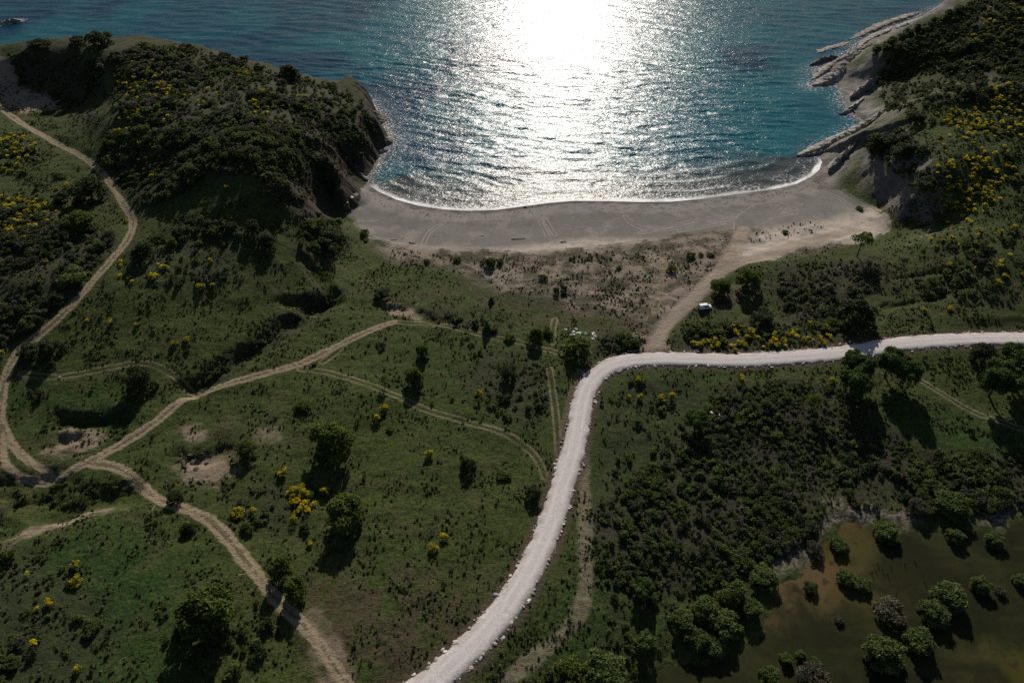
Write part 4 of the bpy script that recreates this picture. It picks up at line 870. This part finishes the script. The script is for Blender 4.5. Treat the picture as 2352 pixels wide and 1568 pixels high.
for zi, (lb, poly, dens, s0, s1, mixw) in enumerate(ZONES):
    q = seeds(poly, dens * (5.0 if dens >= 6 else 3.4), 9000)
    # clumped, not even
    keep = fbm(q[:, 0] / 7, q[:, 1] / 7, 300 + zi, 3) > (.22 if (zi < 2 or dens >= 12) else .36 if dens >= 6 else .44 if dens > 2 else .5)
    q = q[keep]; s = 1.2 * (s0 + (s1 - s0) * rng.random(len(q)) ** 1.8)
    s = s * (.62 + .95 * sst(fbm(q[:, 0] / 13, q[:, 1] / 13, 380, 3), .35, .68))
    if dens >= 6: kd = fbm(q[:, 0] / 16, q[:, 1] / 16, 390, 3) + .25 * rng.random(len(q)) > (.40 if zi == 4 else .22 if (zi < 2 or dens >= 12) else .36); q, s = q[kd], s[kd]
    q, s = q[clear_of_ways(q)], s[clear_of_ways(q)]
    kk = rng.choice(3, len(q), p=mixw)
    for i_ in range(len(q)): pool.append((q[i_, 0], q[i_, 1], q[i_, 2], s[i_], kk[i_], zi, s[i_] / depth_of(q[i_:i_ + 1])[0]))
pool = np.array(pool)
vis = (np.abs(pool[:, 0]) * F / (pool[:, 1] * cp + (H - pool[:, 2]) * sp) < 1160)
SV = {}
for k_ in range(3):
    SV[k_] = []
    for s in range(5):
        v, f = leaves(dome(400 + s + k_ * 9, 7, .40, .26, .24, .17), (420, 420, 260)[k_], (.075, .075, .07)[k_], 500 + s + k_ * 9, asp=(1.5, 1.4, 2.4)[k_], tilt=.8)
        SV[k_].append(mesh(SK[k_][0], v, f, [SK[k_][1]]))
rest = np.ones(len(pool), bool)
for k_ in range(3):
    ids = np.where((pool[:, 4] == k_) & vis)[0]; ids = ids[np.argsort(-pool[ids, 6])][:(285, 285, 285)[k_]]
    for i_ in ids:
        rest[i_] = False; px_, py_, pz_, s_, _, zi, _ = pool[i_]
        link(SK[k_][0], SV[k_][i_ % 5], None, f'{SK[k_][2]} shrub {ZONES[int(zi)][0]}', 'shrub', f'{SK[k_][2]} shrubs {ZONES[int(zi)][0]}', None, (px_, py_, pz_ - .05), rng.random() * 6.28, (s_, s_ * (.8 + .4 * rng.random()), s_ * (.8 + .4 * rng.random())))
def mass(name, q, sizes, base, mats, mi_k, label, zs=1.0):
    """many small plants as one mesh: a few leafy patterns, turned and scaled"""
    Vs, Fs, Ms = [], [], []; off = 0
    for b_ in range(len(base)):
        for k_ in range(len(mats)):
            ids = np.where((np.arange(len(q)) % len(base) == b_) & (mi_k == k_))[0]
            if not len(ids): continue
            bv, bf = base[b_]; a = rng.random(len(ids)) * 6.283; c, s = np.cos(a)[:, None], np.sin(a)[:, None]; sc = sizes[ids][:, None]
            v = np.stack([(bv[None, :, 0] * c - bv[None, :, 1] * s) * sc, (bv[None, :, 0] * s + bv[None, :, 1] * c) * sc, bv[None, :, 2] * sc * zs * (.7 + .6 * rng.random((len(ids), 1)))], -1) + q[ids][:, None]
            Vs.append(v.reshape(-1, 3)); Fs.append((bf[None] + (off + len(bv) * np.arange(len(ids)))[:, None, None]).reshape(-1, 4)); off += len(bv) * len(ids); Ms.append(np.full(len(bf) * len(ids), k_))
    return link(name, mesh(name, np.concatenate(Vs), np.concatenate(Fs), mats, np.concatenate(Ms)), None, label, 'undergrowth', None, 'stuff')
lowb = [leaves(dome(600 + s, 4, .42, .24, .24, .2), 64, .17, 700 + s, asp=1.5, tilt=.8) for s in range(6)]
r_ = pool[rest]
mass('undergrowth', r_[:, :3], r_[:, 3], lowb, [M_SHR, M_DRK, M_GREY], r_[:, 4].astype(int), 'low mixed scrub covering the slopes between the larger shrubs')
qb = []
for cx, cy, rx, ry, n_, lb in CL:
    if n_ < 8: continue
    n_ = int(n_ * 3.6); a = rng.random(n_) * 6.283; rr_ = rng.random(n_) ** .5; qb.append(spot(cx + np.cos(a) * rr_ * rx * 1.25, cy + np.sin(a) * rr_ * ry * 1.2))
for cx, cy, rx, ry, n_ in [(1750,780,180,26,90),(2240,560,110,60,30),(60,540,60,40,30),(430,200,120,50,60),(2250,330,90,60,50),(330,600,80,50,20),(120,1400,90,120,7)]:
    a = rng.random(n_) * 6.283; rr_ = rng.random(n_) ** .5; qb.append(spot(cx + np.cos(a) * rr_ * rx, cy + np.sin(a) * rr_ * ry))
qb = np.concatenate(qb); qb = qb[clear_of_ways(qb)]; fb = [leaves(dome(900 + s, 5, .42, .30, .24, .2), 90, .14, 950 + s, zlo=.0, asp=1.3, tilt=.8) for s in range(4)]
mass('broom_undergrowth', qb, 1.1 + .9 * rng.random(len(qb)), fb, [M_SHR, M_FLO], rng.choice(2, len(qb), p=(.45, .55)), 'lesser yellow and green broom growth filling the flowering patches')
# grass tussocks over all the open ground
field = [(-120,130),(1000,560),(1700,600),(2000,560),(2050,470),(2100,200),(2500,150),(2500,1180),(1900,1160),(1400,1640),(-120,1640)]
q = seeds(field, 320, 90000); s = .22 + .55 * rng.random(len(q)) ** 2.2
kp = (fbm(q[:, 0] / 5, q[:, 1] / 5, 340, 4) + .3 * (rng.random(len(q)) - .5) > .50) & clear_of_ways(q, -.7) & (sdf(q[:, :2], beach_p, 10) < -1) & (sdf(q[:, :2], pond_p, 10) < 1)
q, s = q[kp], s[kp]
tb = [leaves([(0, 0, .15, .42, .42, .3)], 9, .5, 800 + s_, zlo=0, asp=1.8, tilt=.9) for s_ in range(5)]
mass('grass', q, s, tb, [M_TUFT, M_SHR, M_GREY], rng.choice(3, len(q), p=(.7, .2, .1)), 'small dark grass tussocks dotted over the meadows')
print('pool', len(pool), 'tufts', len(q), 'brooms', nb_)

# ------------------------------------------------------------------ white van
def loft(name, secs, mats, mi=None, caps=True, parent=None, smooth=False):
    """secs: list of rings (lists of points); quads between them"""
    n = len(secs[0]); V = np.array([p for s in secs for p in s], float); Fq = []
    for i in range(len(secs) - 1):
        for j in range(n): Fq.append((i * n + j, i * n + (j + 1) % n, (i + 1) * n + (j + 1) % n, (i + 1) * n + j))
    fl = [np.array(Fq)]
    if caps: fl += [np.array([list(range(n))[::-1]]), np.array([[(len(secs) - 1) * n + j for j in range(n)]])]
    return link(name, mesh(name, V, fl, mats, smooth=smooth), parent)
def slab(name, q, off, mat, parent):
    """thin panel: a quad given by 4 points, thickened along `off`"""
    q = np.array(q, float); off = np.array(off, float); V = np.r_[q, q + off]
    return link(name, mesh(name, V, np.array([(0, 1, 2, 3), (7, 6, 5, 4), (0, 4, 5, 1), (1, 5, 6, 2), (2, 6, 7, 3), (3, 7, 4, 0)]), [mat]), parent)
def disc(name, r, w, mat, parent, loc, n=20):
    a = np.arange(n) / n * 6.2832; prof = [(r * .86, 0), (r, w * .15), (r, w * .85), (r * .86, w)]
    secs = [[(math.cos(t) * q, h - w / 2, math.sin(t) * q) for t in a] for q, h in prof]
    o = loft(name, secs, [mat], parent=parent, smooth=False); o.location = loc; return o
m_white = plain('white_paint', (.80, .80, .79), .28, .5, .02); m_glass = plain('dark_glass', (.012, .015, .02), .06, .6, .1)
m_black = plain('black_plastic', (.02, .02, .021), .6, .3, .2); m_rub = plain('rubber', (.016, .016, .016), .85, .2, .2)
m_alu = plain('wheel_metal', (.45, .45, .46), .4, .5, .1, .6); m_red = plain('lamp_red', (.45, .02, .02), .2, .5, .1); m_clr = plain('lamp_clear', (.72, .74, .76), .12, .6, .05)
vq = spot(1618.5, 708)[0]
van = bpy.data.objects.new('parked_van', None); C.objects.link(van); van.location = vq; van.rotation_euler = (0, 0, R(11))
van['label'] = 'white van parked on the brown grass beside the leafy trees'; van['category'] = 'van'
def ring(x_, hw, z0, z1, tw, r_=.12):   # body section: floor, flank, shoulder, top
    return [(x_, -hw + .06, z0), (x_, -hw, z0 + .14), (x_, -hw, z0 + (z1 - z0) * .55), (x_, -tw - r_ * .25, z1 - r_), (x_, -tw + r_, z1), (x_, tw - r_, z1), (x_, tw + r_ * .25, z1 - r_), (x_, hw, z0 + (z1 - z0) * .55), (x_, hw, z0 + .14), (x_, hw - .06, z0)]
loft('body', [ring(-2.2, .80, .42, 1.05, .76), ring(-2.12, .87, .3, 1.72, .72), ring(-1.95, .89, .26, 1.84, .70), ring(-1.0, .90, .25, 1.88, .71), ring(.35, .90, .25, 1.87, .70), ring(.72, .90, .25, 1.72, .70), ring(1.28, .89, .26, 1.14, .78), ring(1.75, .87, .28, 1.06, .74), ring(2.05, .80, .33, .92, .66), ring(2.18, .66, .40, .74, .56)], [m_white], parent=van)
slab('roof_panel', [(-1.85, -.58, 1.885), (.25, -.58, 1.895), (.25, .58, 1.895), (-1.85, .58, 1.885)], (0, 0, .02), m_white, van)
for s in (-1, 1):
    rr = slab('roof_rail', [(-1.7, s * .60, 1.90), (.2, s * .60, 1.91), (.2, s * .64, 1.91), (-1.7, s * .64, 1.90)], (0, 0, .05), m_black, van)
slab('windscreen', [(.78, -.66, 1.715), (1.25, -.76, 1.20), (1.25, .76, 1.20), (.78, .66, 1.715)], (.03, 0, .03), m_glass, van)
slab('rear_window', [(-2.19, -.66, 1.62), (-2.26, -.70, 1.14), (-2.26, .70, 1.14), (-2.19, .66, 1.62)], (-.02, 0, .01), m_glass, van)
for s in (-1, 1):
    slab('side_window', [(.42, s * .865, 1.22), (1.12, s * .865, 1.20), (.72, s * .80, 1.62), (.42, s * .79, 1.66)], (0, s * .06, 0), m_glass, van)
    slab('side_window', [(-.62, s * .865, 1.22), (.28, s * .865, 1.22), (.28, s * .79, 1.66), (-.62, s * .79, 1.66)], (0, s * .06, 0), m_glass, van)
    slab('side_panel', [(-1.85, s * .885, 1.2), (-.78, s * .885, 1.2), (-.78, s * .80, 1.66), (-1.85, s * .80, 1.66)], (0, s * .03, 0), m_white, van)
    slab('sill_trim', [(-1.0, s * .90, .42), (.95, s * .90, .42), (.95, s * .90, .54), (-1.0, s * .90, .54)], (0, s * .025, 0), m_black, van)
    slab('headlight', [(2.0, s * .55, .72), (2.14, s * .50, .72), (2.02, s * .60, .90), (1.86, s * .70, .92)], (.05, s * .10, .04), m_clr, van)
    slab('tail_light', [(-2.235, s * .74, .85), (-2.235, s * .86, .85), (-2.17, s * .84, 1.35), (-2.17, s * .73, 1.35)], (-.03, 0, 0), m_red, van)
    slab('wing_mirror', [(1.02, s * .90, 1.20), (1.14, s * .90, 1.20), (1.14, s * 1.08, 1.22), (1.02, s * 1.08, 1.22)], (0, 0, .17), m_black, van)
    for xw in (-1.32, 1.36):
        w_ = bpy.data.objects.new('wheel', None); C.objects.link(w_); w_.parent = van; w_.location = (xw, s * .80, .31)
        disc('tyre', .31, .2, m_rub, w_, (0, 0, 0)); disc('rim', .19, .225, m_alu, w_, (0, 0, 0))
slab('bumper', [(-2.24, -.84, .36), (-2.24, .84, .36), (-2.20, .84, .62), (-2.20, -.84, .62)], (-.08, 0, 0), m_black, van)
slab('bumper', [(2.12, -.68, .32), (2.12, .68, .32), (2.12, .66, .50), (2.12, -.66, .50)], (.10, 0, 0), m_black, van)

# ------------------------------------------------------------------ small things on the ground
m_drift = plain('driftwood', (.34, .30, .26), .95, .1, .3, nsc=4); m_ddrift = plain('dark_driftwood', (.10, .085, .07), .95, .1, .3, nsc=4)
m_wstick = plain('bleached_wood', (.62, .58, .50), .9, .1, .15, nsc=4); m_conc = plain('pale_concrete', (.66, .65, .60), .9, .15, .12)
m_plas = plain('white_plastic', (.60, .60, .58), .45, .4, .06); m_green = plain('green_plastic', (.07, .38, .17), .45, .4, .15); m_gplas = plain('grey_plastic', (.42, .42, .44), .5, .4, .2)
def log(px, py, L, r0, ang, mat, label, branch=0, cat='driftwood', name='driftwood_log', lift=0.0):
    q = spot(px, py)[0]; n = 9; V = []; Fq = []; rr = np.random.default_rng(int(px * 7 + py))
    def tube(A, B, ra, rb, k=6):
        base = len(V); A = np.array(A); B = np.array(B); d = unit(B - A); u = unit(np.cross(d, (0, 0, 1.0)) + 1e-6); v = np.cross(u, d)
        for i in range(k):
            t = i / (k - 1); c0 = A + (B - A) * t + u * (math.sin(t * 3.1) * L * .03) + (rr.random(3) - .5) * ra * .4; q_ = ra + (rb - ra) * t
            for j in range(n): a = j / n * 6.2832; V.append(c0 + (u * math.cos(a) + v * math.sin(a)) * q_)
        for i in range(k - 1):
            for j in range(n): Fq.append((base + i * n + j, base + i * n + (j + 1) % n, base + (i + 1) * n + (j + 1) % n, base + (i + 1) * n + j))
    c, s = math.cos(R(ang)), math.sin(R(ang))
    tube((-L / 2 * c, -L / 2 * s, r0), (L / 2 * c, L / 2 * s, r0 + lift), r0, r0 * .55)
    for b_ in range(branch):
        t = (b_ + .6) / (branch + .4) - .4; a2 = R(ang + (45 if b_ % 2 else -50)); l = L * .35
        tube((t * L * c, t * L * s, r0), (t * L * c + math.cos(a2) * l, t * L * s + math.sin(a2) * l, r0 + l * .35), r0 * .55, r0 * .2)
    return link(name, mesh(name, np.array(V), np.array(Fq), [mat], smooth=True), None, label, cat, None, None, q)
log(1190, 549, 5.2, .16, 4, m_ddrift, 'long dark driftwood log lying along the back of the beach')
log(997, 541, 2.2, .10, 70, m_wstick, 'forked bleached branch upright on the beach near the tyre arcs', 3, lift=.9)
log(1108, 541, 1.5, .13, 20, m_wstick, 'small bleached driftwood piece alone in the middle of the beach', 2)
log(1294, 556, 2.2, .20, 10, m_ddrift, 'dark tangled driftwood stump near the middle of the beach back', 3)
log(946, 558, 2.4, .22, -15, m_drift, 'grey driftwood root on the pale sand rim', 4)
log(888, 560, 2.6, .10, 32, m_wstick, 'pale stick in the driftwood heap at the beach corner')
log(905, 551, 3.0, .14, 8, m_drift, 'grey log topping the driftwood heap at the beach corner')
log(868, 551, 2.2, .09, -30, m_drift, 'thin grey branch in the driftwood heap at the beach corner', 2)
log(925, 548, 1.6, .10, 60, m_ddrift, 'dark broken log at the seaward end of the driftwood heap')
log(958, 700, 2.0, .08, 62, m_wstick, 'crooked white branch on the grass above the hedge line', 1, 'branch', 'fallen_branch')
log(351, 1168, 2.3, .055, 80, m_wstick, 'thin white pole lying beside the sandy track near the shading tree', 0, 'pole', 'wooden_pole')
log(560, 1318, 2.1, .055, 12, m_wstick, 'thin white pole lying in the grass below the sandy track', 0, 'pole', 'wooden_pole')
log(1451, 806, 2.6, .10, 3, m_wstick, 'pale plank-like log at the upper road edge by the junction', 0, 'log', 'fallen_log')
log(1665, 716, 1.2, .09, 95, m_plas, 'short white post in the shadow of the smaller leafy tree', 0, 'post', 'white_post', .6)
log(1646, 995, 12.5, .05, 92, m_black, 'thin dark pipe running across the grass from the white ring', 0, 'pipe', 'water_pipe')
def boulder(px, py, s, mat, label, flat=.7, name='boulder', cat='boulder'):
    q = spot(px, py)[0]; v, f = stones(np.zeros((1, 3)), [s], flat); link(name, mesh(name, v, f, [mat]), None, label, cat, None, None, q + np.array([0, 0, s * .25]))
boulder(808, 455, .75, m_conc, 'squared white boulder on the sand under the headland cliff', .6)
boulder(798, 466, .45, m_conc, 'smaller pale boulder inland of the white squared one')
boulder(790, 474, .6, m_drock, 'dark boulder at the foot of the cliff beside the pale ones')
boulder(136, 868, .5, m_lime, 'pale boulder standing on the faint loop track')
boulder(1634, 948, .55, m_conc, 'larger of two grey stones above the white ring in the meadow'); boulder(1645, 943, .42, m_conc, 'smaller of two grey stones above the white ring in the meadow')
boulder(1205, 476, .5, m_drock, 'dark stone at the foam line of the beach'); boulder(1930, 700 - 85, .4, m_conc, 'small white stone near the tree shadow at the sand edge')
boulder(1700, 1590 - 640, .35, m_conc, 'small pale stone in the meadow beyond the white rings')
for px, py, lb in [(1654, 936 + 18, 'white concrete ring at the head of the thin dark pipe'), (1634, 963, 'white concrete ring on the grass beside the lone umbrella pine')]:
    q = spot(px, py)[0]; n = 20; a = np.arange(n) / n * 6.2832
    secs = [[(math.cos(t) * r_, math.sin(t) * r_, z_) for t in a] for r_, z_ in [(.20, .05), (.20, .38), (.26, .42), (.46, .42), (.52, .36), (.52, -.05)]]
    o = loft('concrete_ring', secs, [m_conc], caps=False); o.location = q; o['label'] = lb; o['category'] = 'concrete ring'
# rubbish by the bush at the road bend
def crumple(px, py, s, mat, label, zs=.5, name='plastic_sheet', cat='rubbish'):
    q = spot(px, py)[0]; n = 9; u = np.linspace(-1, 1, n); X, Y = np.meshgrid(u, u); sd_ = int(px * 3 + py)
    Zc = (fbm(X * 2 + sd_, Y * 2, sd_, 3) - .2) * zs * (1 - .6 * np.hypot(X, Y) / 1.4); rr = 1 + (fbm(X * 1.5, Y * 1.5 + sd_, sd_ + 3, 2) - .5) * .9
    top = np.stack([X * s[0] * rr, Y * s[1] * rr, Zc], -1).reshape(-1, 3); bot = top - [0, 0, .04]; gq = gridq(n, n)
    rim = [i for i in range(n)] + [n * k + n - 1 for k in range(1, n)] + [n * n - 1 - i for i in range(1, n)] + [n * (n - 1 - k) for k in range(1, n - 1)]
    sq = np.array([(rim[i], rim[i] + n * n, rim[(i + 1) % len(rim)] + n * n, rim[(i + 1) % len(rim)]) for i in range(len(rim))])
    link(name, mesh(name, np.r_[top, bot], np.r_[gq, (gq + n * n)[:, ::-1], sq], [mat]), None, label, cat, None, None, q + np.array([0, 0, .08]))
crumple(1338, 766, (1.1, .55), m_green, 'crumpled bright green tarpaulin in the rubbish heap by the bush', .8, 'tarpaulin')
crumple(1327, 765, (.7, .4), m_plas, 'white plastic sheet beside the green tarpaulin', .6)
crumple(1314, 771, (1.0, .6), m_gplas, 'grey plastic sheet at the near side of the rubbish heap', .7)
crumple(1317, 763, (.6, .6), m_plas, 'white bag at the back of the rubbish heap', .7, 'plastic_bag')
crumple(1323, 757, (.45, .45), m_plas, 'white bag lying apart behind the rubbish heap', .6, 'plastic_bag')
crumple(1299, 757, (.4, .3), m_plas, 'little white scrap farthest from the green tarpaulin', .3, 'plastic_bag')
crumple(1346, 769, (.7, .4), m_black, 'dark bag at the end of the green tarpaulin', .6, 'plastic_bag')
crumple(1363, 766, (.5, .45), m_plas, 'white scrap of the second small rubbish group, upper one', .5, 'plastic_bag')
crumple(1366, 772, (.45, .4), m_plas, 'white scrap of the second small rubbish group, middle one', .5, 'plastic_bag')
crumple(1362, 778, (.4, .4), m_plas, 'white scrap of the second small rubbish group, lowest one', .4, 'plastic_bag')
# stakes in the pond
m_stake = plain('wet_wood', (.05, .042, .034), .8, .2, .3, nsc=5)
ST = [(2010, 1312), (2025, 1309), (2045, 1303), (2014, 1297), (2000, 1318), (2038, 1320), (2100, 1290), (2077, 1299), (2120, 1336), (2056, 1366)]
for k_, (px, py) in enumerate(ST):
    q = spot(px, py)[0]; h = .9 + .5 * rng.random(); n = 7; a = np.arange(n) / n * 6.2832; tx, ty_ = (rng.random(2) - .5) * .3
    secs = [[(math.cos(t) * .09 * r_ + tx * z_, math.sin(t) * .09 * r_ + ty_ * z_, z_) for t in a] for r_, z_ in [(1, -.4), (1, h * .6), (.9, h), (.3, h + .08)]]
    o = loft('wooden_stake', secs, [m_stake]); o.location = q; o['label'] = 'dark wooden stake standing in the open water of the upper pond'; o['category'] = 'stake'; o['group'] = 'stakes in the pond'

for k_, (px, py) in enumerate([(418,1044),(430,1054),(443,1062),(424,1070),(450,1078),(440,1104),(463,1106),(474,1064),(436,1046),(412,1056)]):
    q = spot(px, py)[0]; s_ = .45 + .5 * rng.random(); v, f = stones(np.zeros((1, 3)), [s_], .6)
    link('boulder', mesh('boulder', v, f, [m_drock]), None, 'dark boulder lying in the stony hollow of the near meadow', 'boulder', 'boulders in the stony hollow', None, q + np.array([0, 0, s_ * .2]))
